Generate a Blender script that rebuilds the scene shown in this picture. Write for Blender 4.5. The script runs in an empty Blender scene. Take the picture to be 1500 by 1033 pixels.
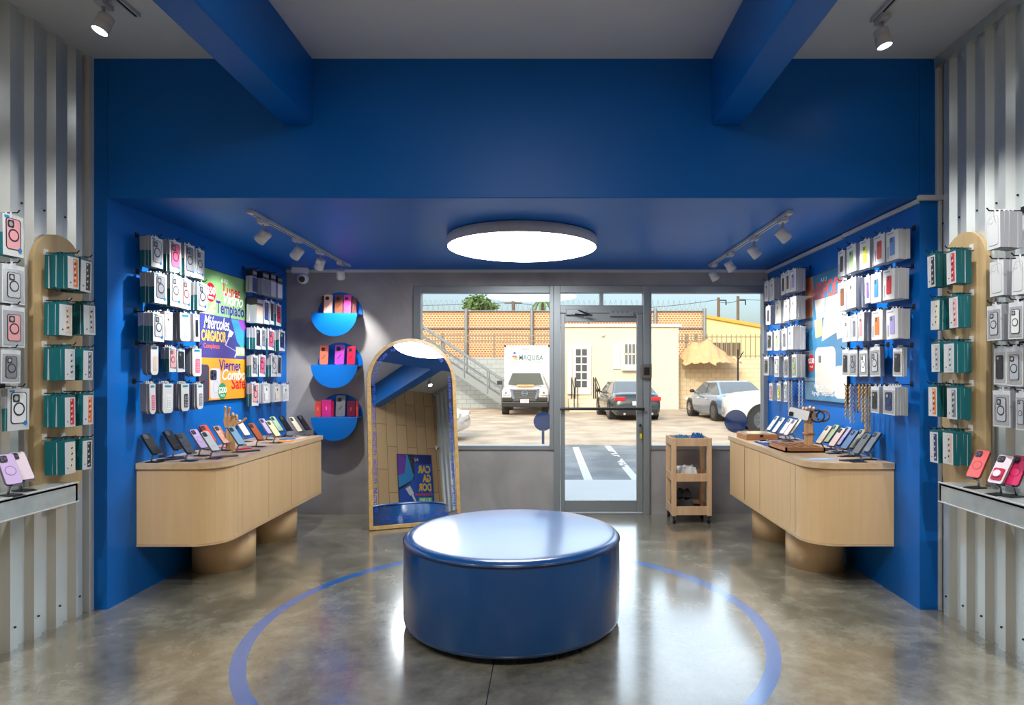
import bpy, bmesh, math, random
from mathutils import Matrix, Vector
random.seed(7)
PI = math.pi
C = bpy.context.scene.collection
scene = bpy.context.scene

# ------------------------------------------------------------------ camera
F, X0, Y0, H = 914.0, 801.0, 548.0, 1.48      # focal length in px of a 1500x1033 frame, vanishing point, eye height
cd = bpy.data.cameras.new('camera'); cam = bpy.data.objects.new('camera', cd); C.objects.link(cam)
cam.location = (0, 0, H); cam.rotation_euler = (PI/2, 0, 0)
cd.sensor_width = 36; cd.lens = F/1500*36
cd.shift_x = -(X0-750)/1500; cd.shift_y = (Y0-516.5)/1500
cd.clip_start = 0.02; cd.clip_end = 500
scene.camera = cam

# ------------------------------------------------------------------ sky, sun, exposure
w = bpy.data.worlds.new('sky'); scene.world = w; w.use_nodes = True
nt = w.node_tree; nt.nodes.clear()
sky = nt.nodes.new('ShaderNodeTexSky'); sky.sky_type = 'NISHITA'; sky.sun_disc = False
sky.sun_elevation = math.radians(32); sky.sun_rotation = math.radians(200); sky.air_density = 1.0; sky.dust_density = 5.0; sky.ozone_density = 1.0
bg = nt.nodes.new('ShaderNodeBackground'); bg.inputs[1].default_value = 0.27
wo = nt.nodes.new('ShaderNodeOutputWorld')
nt.links.new(sky.outputs[0], bg.inputs[0])
# bright bank of clouds added above the visible sky for floor reflections and daylight
def wn(t, **k):
    x = nt.nodes.new(t)
    for a, b in k.items(): setattr(x, a, b)
    return x
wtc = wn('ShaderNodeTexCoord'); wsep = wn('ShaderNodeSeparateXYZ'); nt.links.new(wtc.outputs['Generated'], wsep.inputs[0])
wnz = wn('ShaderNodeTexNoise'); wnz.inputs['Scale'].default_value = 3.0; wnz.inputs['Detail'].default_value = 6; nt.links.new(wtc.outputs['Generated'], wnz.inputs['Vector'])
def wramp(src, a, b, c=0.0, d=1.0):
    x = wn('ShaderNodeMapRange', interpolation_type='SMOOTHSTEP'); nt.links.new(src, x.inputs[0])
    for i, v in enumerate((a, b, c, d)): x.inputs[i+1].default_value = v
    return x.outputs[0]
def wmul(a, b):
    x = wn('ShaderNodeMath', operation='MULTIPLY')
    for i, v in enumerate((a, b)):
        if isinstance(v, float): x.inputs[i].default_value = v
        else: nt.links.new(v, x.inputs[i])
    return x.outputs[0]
added_cloud = wmul(wmul(wmul(wramp(wsep.outputs[2], 0.17, 0.30), wramp(wsep.outputs[1], 0.1, 0.5)), wramp(wnz.outputs[0], 0.25, 0.6, 0.55, 1.15)), 2.4)
bgc = wn('ShaderNodeBackground'); bgc.inputs[0].default_value = (0.86, 0.94, 1.0, 1); nt.links.new(added_cloud, bgc.inputs[1])
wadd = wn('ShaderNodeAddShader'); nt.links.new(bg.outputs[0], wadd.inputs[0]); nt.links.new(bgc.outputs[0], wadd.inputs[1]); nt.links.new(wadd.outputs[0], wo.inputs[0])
sl = bpy.data.lights.new('sun', 'SUN'); sl.energy = 1.6; sl.color = (1.0, 0.93, 0.83); sl.angle = math.radians(0.8)
sun = bpy.data.objects.new('sun', sl); C.objects.link(sun)
sun.rotation_euler = (math.radians(62), 0, math.radians(-16)); sun.location = (-3, -6, 9)
scene.view_settings.view_transform = 'Standard'; scene.view_settings.look = 'None'
scene.view_settings.exposure = 0.22; scene.view_settings.gamma = 1.0
LAMP_DISC, SPOT_IN, SPOT_MAIN = 17.0, 60.0, 95.0
scene.cycles.use_denoising = True
scene.cycles.max_bounces = 10; scene.cycles.transparent_max_bounces = 16; scene.cycles.caustics_reflective = False
scene.cycles.sample_clamp_indirect = 6.0

# ------------------------------------------------------------------ materials
def srgb(r, g, b):
    f = lambda c: c/12.92 if c <= 0.04045 else ((c+0.055)/1.055)**2.4
    return (f(r/255), f(g/255), f(b/255), 1)
MATS = {}
def mat(name, col, rough=0.5, metal=0.0, emit=0.0, alpha=1.0, coat=0.0, var=0.0, scale=8.0, bump=0.0, spec=0.5):
    """procedural principled material; col is sRGB 0-255"""
    if name in MATS: return MATS[name]
    m = bpy.data.materials.new(name); m.use_nodes = True; n = m.node_tree.nodes; L = m.node_tree.links
    p = n['Principled BSDF']; c = srgb(*col)
    p.inputs['Base Color'].default_value = c
    p.inputs['Roughness'].default_value = rough; p.inputs['Metallic'].default_value = metal
    p.inputs['Specular IOR Level'].default_value = spec
    p.inputs['Coat Weight'].default_value = coat; p.inputs['Coat Roughness'].default_value = 0.08
    p.inputs['Alpha'].default_value = alpha
    if emit:
        p.inputs['Emission Color'].default_value = c; p.inputs['Emission Strength'].default_value = emit
    tc = n.new('ShaderNodeTexCoord')
    nz = n.new('ShaderNodeTexNoise'); nz.inputs['Scale'].default_value = scale; nz.inputs['Detail'].default_value = 5
    L.new(tc.outputs['Object'], nz.inputs['Vector'])
    v = max(var, 0.02)
    mx = n.new('ShaderNodeMix'); mx.data_type = 'RGBA'
    mx.inputs[6].default_value = tuple(x*(1-v) for x in c[:3])+(1,); mx.inputs[7].default_value = tuple(min(1, x*(1+v)) for x in c[:3])+(1,)
    L.new(nz.outputs[0], mx.inputs[0]); L.new(mx.outputs[2], p.inputs['Base Color'])
    if bump:
        b = n.new('ShaderNodeBump'); b.inputs['Strength'].default_value = bump; b.inputs['Distance'].default_value = 0.01
        L.new(nz.outputs[0], b.inputs['Height']); L.new(b.outputs[0], p.inputs['Normal'])
    MATS[name] = m; return m
def nodes_of(m): return m.node_tree.nodes, m.node_tree.links, m.node_tree.nodes['Principled BSDF']
def colmat(rgb, rough=0.5, metal=0.0, alpha=1.0):
    return mat('tone_%d_%d_%d_%d' % (rgb[0], rgb[1], rgb[2], int(rough*10)+int(metal*100)), rgb, rough, metal, alpha=alpha)

M_blue = mat('blue_paint', (0, 102, 190), 0.42, var=0.05, scale=2.5, spec=0.3)
M_white_ceiling = mat('ceiling_plaster', (232, 233, 232), 0.8, var=0.05, scale=1.5, bump=0.15)
M_white = mat('white_plastic', (232, 232, 230), 0.4)
M_trim = mat('white_conduit', (206, 208, 210), 0.5)
M_black = mat('black_plastic', (24, 24, 27), 0.4)
M_darkwire = mat('dark_wire', (40, 40, 46), 0.4, 0.6)
M_galv = mat('galvanised_sheet', (214, 220, 218), 0.30, 0.5, var=0.08, scale=5, bump=0.05)
M_galv_flat = mat('galvanised_flashing', (204, 212, 212), 0.28, 0.6, var=0.22, scale=14, bump=0.05)
M_alu = mat('anodised_aluminium', (150, 157, 160), 0.42, 0.5, var=0.04)
M_steel = mat('brushed_steel', (170, 172, 176), 0.28, 1.0)
M_leather = mat('blue_vinyl', (0, 78, 146), 0.35, coat=1.0, var=0.05, scale=60, bump=0.03, spec=0.2); M_leather.node_tree.nodes['Principled BSDF'].inputs['Coat IOR'].default_value = 1.6; M_leather.node_tree.nodes['Principled BSDF'].inputs['Coat Roughness'].default_value = 0.16
M_leather_dark = mat('blue_vinyl_piping', (4, 40, 92), 0.3)
M_mirror = mat('silvered_glass', (240, 244, 244), 0.01, 1.0)
M_chrome = mat('chrome', (220, 222, 225), 0.12, 1.0)
M_lamp = mat('lamp_diffuser', (250, 253, 255), 0.5, emit=LAMP_DISC)
M_spotglow = mat('spot_lens', (250, 252, 255), 0.3, emit=25)
M_lampbody = mat('lamp_rim', (196, 198, 204), 0.45, var=0.1, scale=20)
M_spotbody = mat('spot_body', (212, 210, 212), 0.45)
M_rubber = mat('rubber', (20, 20, 22), 0.7)

def wood(name, c1, c2, rough=0.38, scale=1.0, axis='Z', coat=0.25):
    m = mat(name, c1, rough, coat=coat); n, L, p = nodes_of(m)
    tc = n.new('ShaderNodeTexCoord'); mp = n.new('ShaderNodeMapping')
    s = {'Z': (9, 9, 0.7), 'Y': (9, 0.7, 9), 'X': (0.7, 9, 9)}[axis]
    mp.inputs['Scale'].default_value = tuple(k*scale for k in s)
    L.new(tc.outputs['Object'], mp.inputs['Vector'])
    nz = n.new('ShaderNodeTexNoise'); nz.inputs['Scale'].default_value = 1.6; nz.inputs['Detail'].default_value = 8; nz.inputs['Distortion'].default_value = 0.7
    L.new(mp.outputs[0], nz.inputs['Vector'])
    cr = n.new('ShaderNodeValToRGB'); cr.color_ramp.elements[0].position = 0.3; cr.color_ramp.elements[1].position = 0.72
    cr.color_ramp.elements[0].color = srgb(*c2); cr.color_ramp.elements[1].color = srgb(*c1)
    L.new(nz.outputs[0], cr.inputs[0]); L.new(cr.outputs[0], p.inputs['Base Color'])
    return m
M_birch = wood('birch_veneer', (236, 200, 150), (228, 190, 140))
M_birch_top = wood('birch_worktop', (226, 196, 156), (206, 172, 130), axis='Y')
M_ply = wood('arched_plywood', (206, 180, 134), (186, 156, 110), 0.5, coat=0.05)
M_frame = wood('mirror_oak', (216, 180, 114), (188, 146, 86), 0.35, 1.6)
M_cart = wood('cart_wood', (232, 196, 156), (214, 174, 134), 0.5, 1.6, coat=0.05)
M_walnut = wood('tray_wood', (196, 142, 96), (164, 110, 70), 0.5, 2.5, 'X', coat=0.05)
M_blockwood = wood('mannequin_wood', (232, 188, 138), (204, 152, 104), 0.5, 4)

# wood-plank wall behind the camera
M_planks = mat('plank_tiles', (196, 158, 116), 0.45); n, L, p = nodes_of(M_planks)
tc = n.new('ShaderNodeTexCoord'); mp = n.new('ShaderNodeMapping'); mp.inputs['Rotation'].default_value = (PI/2, 0, PI/2)
sx = n.new('ShaderNodeSeparateXYZ'); cb = n.new('ShaderNodeCombineXYZ'); L.new(tc.outputs['Object'], sx.inputs[0])
L.new(sx.outputs['Z'], cb.inputs[0]); L.new(sx.outputs['X'], cb.inputs[1])
br = n.new('ShaderNodeTexBrick'); br.inputs['Color1'].default_value = srgb(232, 196, 150); br.inputs['Color2'].default_value = srgb(216, 178, 132)
br.inputs['Mortar'].default_value = srgb(120, 88, 56); br.inputs['Scale'].default_value = 1.0; br.inputs['Mortar Size'].default_value = 0.004
br.inputs['Brick Width'].default_value = 0.9; br.inputs['Row Height'].default_value = 0.22; L.new(cb.outputs[0], br.inputs['Vector'])
L.new(br.outputs[0], p.inputs['Base Color'])

# polished concrete floor with the painted blue ring and one saw cut
M_floor = mat('polished_concrete', (96, 90, 78), 0.14, coat=1.0); n, L, p = nodes_of(M_floor); p.inputs['Coat IOR'].default_value = 1.95; p.inputs['Coat Roughness'].default_value = 0.15; p.inputs['IOR'].default_value = 1.6
def nmath(n, L, op, a, b=None, c=None):
    k = n.new('ShaderNodeMath'); k.operation = op
    for i, v in enumerate((a, b, c)):
        if v is None: continue
        if isinstance(v, (int, float)): k.inputs[i].default_value = v
        else: L.new(v, k.inputs[i])
    return k.outputs[0]
tc = n.new('ShaderNodeTexCoord'); sx = n.new('ShaderNodeSeparateXYZ'); L.new(tc.outputs['Object'], sx.inputs[0])
dx = nmath(n, L, 'SUBTRACT', sx.outputs[0], -0.209); dy = nmath(n, L, 'SUBTRACT', sx.outputs[1], 3.741)
d = nmath(n, L, 'SQRT', nmath(n, L, 'ADD', nmath(n, L, 'MULTIPLY', dx, dx), nmath(n, L, 'MULTIPLY', dy, dy)))
ring = nmath(n, L, 'COMPARE', d, 1.475, 0.038)
seam = nmath(n, L, 'COMPARE', sx.outputs[0], -0.272, 0.0025)
n1 = n.new('ShaderNodeTexNoise'); n1.inputs['Scale'].default_value = 1.7; n1.inputs['Detail'].default_value = 9; n1.inputs['Roughness'].default_value = 0.68; n1.inputs['Distortion'].default_value = 0.5
n2 = n.new('ShaderNodeTexNoise'); n2.inputs['Scale'].default_value = 7.0; n2.inputs['Detail'].default_value = 8; n2.inputs['Roughness'].default_value = 0.7
L.new(tc.outputs['Object'], n1.inputs['Vector']); L.new(tc.outputs['Object'], n2.inputs['Vector'])
mixn = nmath(n, L, 'ADD', nmath(n, L, 'MULTIPLY', n1.outputs[0], 0.6), nmath(n, L, 'MULTIPLY', n2.outputs[0], 0.4))
cr = n.new('ShaderNodeValToRGB'); cr.color_ramp.elements[0].position = 0.36; cr.color_ramp.elements[1].position = 0.66
cr.color_ramp.elements[0].color = srgb(88, 85, 72); cr.color_ramp.elements[1].color = srgb(166, 163, 146)
e = cr.color_ramp.elements.new(0.5); e.color = srgb(126, 122, 106)
L.new(mixn, cr.inputs[0])
m1 = n.new('ShaderNodeMix'); m1.data_type = 'RGBA'; L.new(ring, m1.inputs[0]); L.new(cr.outputs[0], m1.inputs[6]); m1.inputs[7].default_value = srgb(36, 104, 184)
m2 = n.new('ShaderNodeMix'); m2.data_type = 'RGBA'; L.new(seam, m2.inputs[0]); L.new(m1.outputs[2], m2.inputs[6]); m2.inputs[7].default_value = srgb(30, 27, 24)
L.new(m2.outputs[2], p.inputs['Base Color'])
rr = nmath(n, L, 'MULTIPLY_ADD', n2.outputs[0], 0.14, 0.16); L.new(rr, p.inputs['Roughness'])
b = n.new('ShaderNodeBump'); b.inputs['Strength'].default_value = 0.04; b.inputs['Distance'].default_value = 0.01; L.new(n2.outputs[0], b.inputs['Height']); L.new(b.outputs[0], p.inputs['Normal'])

# concrete of the window wall
M_conc = mat('grey_concrete', (128, 124, 120), 0.6); n, L, p = nodes_of(M_conc)
tc = n.new('ShaderNodeTexCoord'); n1 = n.new('ShaderNodeTexNoise'); n1.inputs['Scale'].default_value = 1.4; n1.inputs['Detail'].default_value = 8; n1.inputs['Distortion'].default_value = 1.0
L.new(tc.outputs['Object'], n1.inputs['Vector']); cr = n.new('ShaderNodeValToRGB'); cr.color_ramp.elements[0].position = 0.3; cr.color_ramp.elements[1].position = 0.75
cr.color_ramp.elements[0].color = srgb(142, 139, 138); cr.color_ramp.elements[1].color = srgb(182, 179, 178); L.new(n1.outputs[0], cr.inputs[0]); L.new(cr.outputs[0], p.inputs['Base Color'])

# thin window glass: clear with a fresnel reflection
M_glass = bpy.data.materials.new('window_glass'); M_glass.use_nodes = True; n = M_glass.node_tree.nodes; L = M_glass.node_tree.links; n.clear()
o = n.new('ShaderNodeOutputMaterial'); t = n.new('ShaderNodeBsdfTransparent'); t.inputs[0].default_value = (0.95, 0.97, 0.965, 1)
g = n.new('ShaderNodeBsdfGlossy'); g.inputs['Roughness'].default_value = 0.01; fr = n.new('ShaderNodeFresnel'); fr.inputs[0].default_value = 1.25
mx = n.new('ShaderNodeMixShader'); L.new(fr.outputs[0], mx.inputs[0]); L.new(t.outputs[0], mx.inputs[1]); L.new(g.outputs[0], mx.inputs[2]); L.new(mx.outputs[0], o.inputs[0])
def sheet(name, col, a):
    """translucent coloured film / clear plastic"""
    m = bpy.data.materials.new(name); m.use_nodes = True; n = m.node_tree.nodes; L = m.node_tree.links
    p = n['Principled BSDF']; p.inputs['Base Color'].default_value = srgb(*col); p.inputs['Alpha'].default_value = a; p.inputs['Roughness'].default_value = 0.15
    nz = n.new('ShaderNodeTexNoise'); nz.inputs['Scale'].default_value = 25; tc = n.new('ShaderNodeTexCoord'); L.new(tc.outputs['Object'], nz.inputs[0])
    L.new(nmath(n, L, 'MULTIPLY_ADD', nz.outputs[0], 0.1, 0.1), p.inputs['Roughness']); return m
M_sticker = sheet('blue_window_film', (44, 76, 128), 0.74)
M_clear = sheet('clear_plastic', (225, 232, 235), 0.35)

# ------------------------------------------------------------------ mesh builder
class MB:
    def __init__(self): self.v = []; self.f = []; self.mi = []; self.mats = []; self.sm = []
    def _m(self, m):
        if m not in self.mats: self.mats.append(m)
        return self.mats.index(m)
    def add(self, vs, fs, m, M=None, smooth=False):
        b = len(self.v); k = self._m(m)
        for v in vs:
            v = Vector(v)
            self.v.append(tuple(M @ v) if M is not None else tuple(v))
        for f in fs: self.f.append(tuple(b+i for i in f)); self.mi.append(k); self.sm.append(smooth)
        return self
    def box(self, x0, x1, y0, y1, z0, z1, m, M=None):
        if x0 > x1: x0, x1 = x1, x0
        if y0 > y1: y0, y1 = y1, y0
        if z0 > z1: z0, z1 = z1, z0
        vs = [(x0,y0,z0),(x1,y0,z0),(x1,y1,z0),(x0,y1,z0),(x0,y0,z1),(x1,y0,z1),(x1,y1,z1),(x0,y1,z1)]
        return self.add(vs, [(0,3,2,1),(4,5,6,7),(0,1,5,4),(1,2,6,5),(2,3,7,6),(3,0,4,7)], m, M)
    def prism(self, pts, h0, h1, m, M=None, smooth=False):
        """polygon pts (x,y) counter-clockwise, extruded along z"""
        a = sum(pts[i][0]*pts[(i+1)%len(pts)][1]-pts[(i+1)%len(pts)][0]*pts[i][1] for i in range(len(pts)))
        if a < 0: pts = pts[::-1]
        n = len(pts); vs = [(x,y,h0) for x,y in pts]+[(x,y,h1) for x,y in pts]
        self.add(vs, [tuple(range(n))[::-1], tuple(range(n,2*n))], m, M)
        return self.add(vs, [(i,(i+1)%n,n+(i+1)%n,n+i) for i in range(n)], m, M, smooth)
    def lathe(self, prof, m, seg=32, M=None, smooth=True):
        vs = []; fs = []; k = len(prof)
        for i in range(seg):
            a = 2*PI*i/seg
            for r, z in prof: vs.append((r*math.cos(a), r*math.sin(a), z))
        for i in range(seg):
            j = (i+1) % seg
            for q in range(k-1): fs.append((i*k+q, j*k+q, j*k+q+1, i*k+q+1))
        return self.add(vs, fs, m, M, smooth)
    def cyl(self, p0, p1, r0, m, r1=None, seg=12, M=None):
        p0, p1 = Vector(p0), Vector(p1); r1 = r0 if r1 is None else r1
        d = p1-p0; q = d.to_track_quat('Z', 'Y').to_matrix().to_4x4(); T = Matrix.Translation(p0) @ q
        if M is not None: T = M @ T
        l = d.length
        vs = [(r0*math.cos(2*PI*i/seg), r0*math.sin(2*PI*i/seg), 0) for i in range(seg)]+[(r1*math.cos(2*PI*i/seg), r1*math.sin(2*PI*i/seg), l) for i in range(seg)]
        self.add(vs, [(i,(i+1)%seg,seg+(i+1)%seg,seg+i) for i in range(seg)], m, T, True)
        return self.add(vs, [tuple(range(seg))[::-1], tuple(range(seg,2*seg))], m, T)
    def tube(self, pts, r, m, seg=6, M=None):
        for a, b in zip(pts[:-1], pts[1:]): self.cyl(a, b, r, m, seg=seg, M=M)
        return self
    def ball(self, c, r, m, seg=12, M=None, s=(1,1,1)):
        prof = [(max(r*math.sin(PI*i/8), 1e-4), -r*math.cos(PI*i/8)) for i in range(9)]
        T = Matrix.Translation(c) @ Matrix.Diagonal((s[0], s[1], s[2], 1))
        return self.lathe(prof, m, seg, (M @ T) if M is not None else T)
    def text(self, s, size, m, M, h=0.0006, bold=0.0, shear=0.0, width=None, bend=None, align='LEFT', xs=1.0):
        cu = bpy.data.curves.new('t', 'FONT'); cu.body = s; cu.size = size; cu.offset = bold*size; cu.shear = shear; cu.resolution_u = 3
        cu.fill_mode = 'FRONT'; cu.align_x = align
        ob = bpy.data.objects.new('t', cu); C.objects.link(ob); bpy.context.view_layer.update()
        me = bpy.data.meshes.new_from_object(ob.evaluated_get(bpy.context.evaluated_depsgraph_get()))
        vs = [v.co.copy() for v in me.vertices]; fs = [tuple(p.vertices) for p in me.polygons]
        bpy.data.objects.remove(ob); bpy.data.curves.remove(cu); bpy.data.meshes.remove(me)
        if not vs: return self
        if width:
            x0 = min(v.x for v in vs); x1 = max(v.x for v in vs); xs = width/max(1e-6, x1-x0)
        out = []
        for v in vs:
            x, y = v.x*xs, v.y
            out.append(bend(x, y, h) if bend else (x, y, h))
        return self.add(out, fs, m, M)
    def build(self, name, parent=None, loc=None, rz=0.0, rot=None, bevel=0.0, seg=2, sub=0):
        me = bpy.data.meshes.new(name); me.from_pydata(self.v, [], self.f)
        for m in self.mats: me.materials.append(m)
        me.polygons.foreach_set('material_index', self.mi); me.polygons.foreach_set('use_smooth', self.sm)
        me.update()
        ob = bpy.data.objects.new(name, me); C.objects.link(ob)
        if parent: ob.parent = parent
        if loc: ob.location = loc
        ob.rotation_euler = rot if rot else (0, 0, rz)
        if bevel:
            b = ob.modifiers.new('bevel', 'BEVEL'); b.width = bevel; b.segments = seg; b.limit_method = 'ANGLE'; b.angle_limit = math.radians(40)
        if sub:
            s = ob.modifiers.new('sub', 'SUBSURF'); s.levels = sub; s.render_levels = sub
        return ob
def tag(o, label, cat, group=None):
    o['label'] = label; o['category'] = cat
    if group: o['group'] = group
    return o
def stuff(o, label, cat): tag(o, label, cat); o['kind'] = 'stuff'; return o
def struct(o): o['kind'] = 'structure'; return o
def empty(name, loc, label, cat, group=None, rz=0, rot=None):
    o = bpy.data.objects.new(name, None); C.objects.link(o); o.location = loc; o.rotation_euler = rot if rot else (0, 0, rz)
    o.empty_display_size = 0.05
    return tag(o, label, cat, group)
def copy_tree(o, parent=None):
    c = o.copy(); C.objects.link(c); c.parent = parent
    for ch in [x for x in list(o.children)]: copy_tree(ch, c)
    return c
def at(px, py, y): return ((px-X0)*y/F, H+(Y0-py)*y/F)       # point at depth y seen at a pixel
def rrect(w, h, r, n=5, cx=0, cy=0):
    pts = []
    for k, (sx_, sy_) in enumerate(((1,1),(-1,1),(-1,-1),(1,-1))):
        for i in range(n+1):
            a = PI/2*k + PI/2*i/n
            pts.append((cx+sx_*(w/2-r)+r*math.cos(a), cy+sy_*(h/2-r)+r*math.sin(a)))
    return pts
def circ(cx, cy, r, n=24, sy=1.0): return [(cx+r*math.cos(2*PI*i/n), cy+sy*r*math.sin(2*PI*i/n)) for i in range(n)]
def frame_M(origin, xdir, ydir):
    x = Vector(xdir).normalized(); y = Vector(ydir).normalized(); z = x.cross(y)
    return Matrix(((x.x,y.x,z.x,origin[0]),(x.y,y.y,z.y,origin[1]),(x.z,y.z,z.z,origin[2]),(0,0,0,1)))

# ------------------------------------------------------------------ room shell
CEIL, SOF, YH, YB = 3.46, 2.585, 3.916, 6.61
XL, XR = -2.758, 2.34            # blue recess walls
CL, CR = -2.89, 2.475            # corrugated walls
YW = -0.14                       # wood wall behind the camera
struct(MB().box(CL-0.3, CR+0.3, YW-0.2, YB+0.35, -0.25, 0, M_floor).build('floor'))
struct(MB().box(CL-0.3, CR+0.3, YW-0.2, YH, CEIL, CEIL+0.2, M_white_ceiling).build('ceiling'))
struct(MB().box(CL-0.3, CR+0.3, YW-0.2, YW, 0, CEIL, M_planks).build('wall_back'))
YP = 0.62                        # face of the plank-clad wall to the right of the camera
struct(MB().box(0.62, CR, YW, YP, 0, CEIL, M_planks).build('wall_plank_right'))
struct(MB().box(XL, XR, YH, YB+0.15, SOF, CEIL+0.2, M_blue).build('wall_header', bevel=0.004))
struct(MB().box(CL-0.3, XL, YH, YB+0.15, 0, CEIL+0.2, M_blue).build('wall_left'))
struct(MB().box(XR, CR+0.3, YH, YB+0.15, 0, CEIL+0.2, M_blue).build('wall_right'))
for x0, x1 in ((-1.655, -1.47), (1.035, 1.222)):
    struct(MB().box(x0, x1, YW if x0 < 0 else YP, YH, 3.044, CEIL, M_blue).build('ceiling_beam', bevel=0.008))
# corrugated steel side walls: trapezoidal profile, ribs upright
def corrugated(side, name):
    b = MB(); per, dep = 0.155, 0.032; xw = CL if side < 0 else CR; s = 1 if side < 0 else -1
    prof = []; y = YH
    while y > YW-0.1:
        prof += [(0, y), (0, y-0.052), (dep, y-0.077), (dep, y-0.128)]; y -= per
    vs = []; fs = []
    for d, yy in prof: vs += [(xw+s*d, yy, 0.0), (xw+s*d, yy, CEIL)]
    for i in range(len(prof)-1):
        q = (2*i, 2*i+2, 2*i+3, 2*i+1); fs.append(q if side > 0 else q[::-1])
    b.add(vs, fs, M_galv)
    # rows of sheet screws
    k = 0; y = YH-0.02
    while y > 1.6:
        for z in (0.12, 2.42):
            p = (xw+s*0.0, y, z) if z > 1 else (xw+s*dep, y-0.08, z)
            b.cyl(p, (p[0]+s*0.006, p[1], p[2]), 0.006, M_darkwire, seg=6)
        y -= per
    b.box(xw-s*0.002, xw-s*0.3, YW-0.1, YH, 0, CEIL, M_galv)
    return struct(b.build(name))
corrugated(-1, 'wall_corrugated_left'); corrugated(1, 'wall_corrugated_right')
t = MB(); t.box(-2.895, -2.842, YH-0.04, YH, 0, CEIL, M_trim); struct(t.build('trim_1'))
# white cable channel on the right
t = MB(); t.box(2.435, 2.47, YH-0.025, YH, SOF-0.005, CEIL, M_trim); t.box(XR-0.02, 2.49, YH-0.03, YH, SOF-0.02, SOF+0.012, M_trim)
t.box(2.452, 2.47, YH-0.02, YH, 0, SOF, M_trim)
struct(t.build('trim_2', bevel=0.003))
t = MB(); t.box(XR-0.022, XR, YH, 4.9, SOF-0.035, SOF-0.006, M_trim); t.box(XR-0.024, XR, 4.9, YB-0.02, SOF-0.042, SOF-0.012, M_trim)
struct(t.build('trim_3', bevel=0.003))
struct(MB().box(XL, XR, YB-0.022, YB, SOF-0.03, SOF, M_trim).build('trim_4', bevel=0.003))
# galvanised flashing along the top of the right corrugated wall
struct(MB().box(CR-0.045, CR, YP, YH, CEIL-0.07, CEIL, M_galv_flat).build('trim_5'))

# window wall
wx = lambda px: (px-X0)*YB/F
wh = lambda py: H+(Y0-py)*YB/F
b = MB()
b.box(XL, wx(606), YB, YB+0.15, 0, SOF, M_conc)
b.box(wx(606), XR, YB, YB+0.15, wh(419), SOF, M_conc)
b.box(wx(606), wx(811), YB, YB+0.15, 0, wh(659), M_conc)
b.box(wx(949), XR, YB, YB+0.15, 0, wh(659), M_conc)
struct(b.build('wall_front'))
def window(name, a0, a1, stl):
    f = MB(); y0, y1 = YB-0.02, YB+0.09
    zt, zb = wh(419), wh(659)
    xr = XR if a1 > 1110 else wx(a1); xl_in = wx(a0+stl); xr_in = XR-0.05 if a1 > 1110 else wx(a1-6)
    f.box(wx(a0), xl_in, y0, y1, zb, zt, M_alu); f.box(xr_in, xr, y0, y1, zb, zt, M_alu)
    f.box(xl_in, xr_in, y0+0.004, y1, wh(429.5), zt, M_alu); f.box(xl_in, xr_in, y0+0.004, y1, zb, wh(652.5), M_alu)
    o = struct(f.build(name, bevel=0.004))
    MB().box(wx(a0+3), xr-0.02, YB+0.03, YB+0.036, zb+0.02, zt-0.03, M_glass).build('window_pane', o)
    return o
window('window_1', 606, 811, 11)
window('window_2', 951, 1122, 3)
# door frame with transom lights
f = MB(); y0, y1 = YB-0.03, YB+0.10
f.box(wx(811), wx(821), y0, y1, 0, wh(419), M_alu); f.box(wx(942), wx(951), y0, y1, 0, wh(419), M_alu)
f.box(wx(821), wx(942), y0+0.003, y1, wh(429), wh(419), M_alu); f.box(wx(821), wx(942), y0+0.003, y1, wh(459), wh(447.5), M_alu)
f.box(wx(878.5), wx(883.5), y0+0.006, y1-0.003, wh(448), wh(429), M_alu)
f.box(wx(821), wx(942), y0+0.003, YB+0.10, 0, 0.012, M_alu)
o = struct(f.build('door_frame', bevel=0.003))
MB().box(wx(820), wx(943), YB+0.03, YB+0.036, wh(448), wh(428), M_glass).build('transom_pane', o)
# door leaf
d0, d1, db, dt = wx(821.5), wx(941.5), 0.02, wh(459.5)
f = MB(); ya, yb_ = YB-0.015, YB+0.03
f.box(d0, wx(827.5), ya, yb_, db, dt, M_alu); f.box(wx(932.5), d1, ya, yb_, db, dt, M_alu)
f.box(wx(827.5), wx(932.5), ya+0.003, yb_, wh(472), dt, M_alu); f.box(wx(827.5), wx(932.5), ya+0.003, yb_, db, wh(733), M_alu)
door = struct(f.build('door_1', bevel=0.004))
MB().box(wx(826), wx(934), YB+0.005, YB+0.011, wh(735), wh(470), M_glass).build('door_pane', door)
h = MB(); zz = wh(599)
h.cyl((d0-0.01, ya-0.05, zz), (d1+0.01, ya-0.05, zz), 0.013, M_black); h.cyl((d0+0.02, ya, zz), (d0+0.02, ya-0.05, zz), 0.014, M_black); h.cyl((d1-0.02, ya, zz), (d1-0.02, ya-0.05, zz), 0.014, M_black)
h.box(d0-0.01, d1+0.01, ya-0.052, ya-0.048, zz+0.012, zz+0.018, M_steel)
h.build('push_bar', door)
h = MB(); h.box(wx(829), wx(858), ya-0.05, ya, wh(462), wh(454), M_alu); h.tube([(wx(842), ya-0.06, wh(461)), (wx(866), ya-0.13, wh(464)), (wx(846), ya-0.04, wh(455))], 0.008, M_darkwire)
h.build('door_closer', door, bevel=0.003)
h = MB(); h.box(wx(893), wx(927), ya-0.045, ya, wh(464), wh(456), M_alu)
for k in range(4): h.cyl((wx(897+k*7), ya-0.045, wh(458)), (wx(897+k*7), ya-0.048, wh(458)), 0.006, M_black, seg=8)
h.build('magnetic_lock', door, bevel=0.002)
h = MB(); h.cyl((wx(937.5), ya-0.02, wh(623)), (wx(937.5), ya, wh(623)), 0.014, M_black); h.build('lock_cylinder', door)
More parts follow.
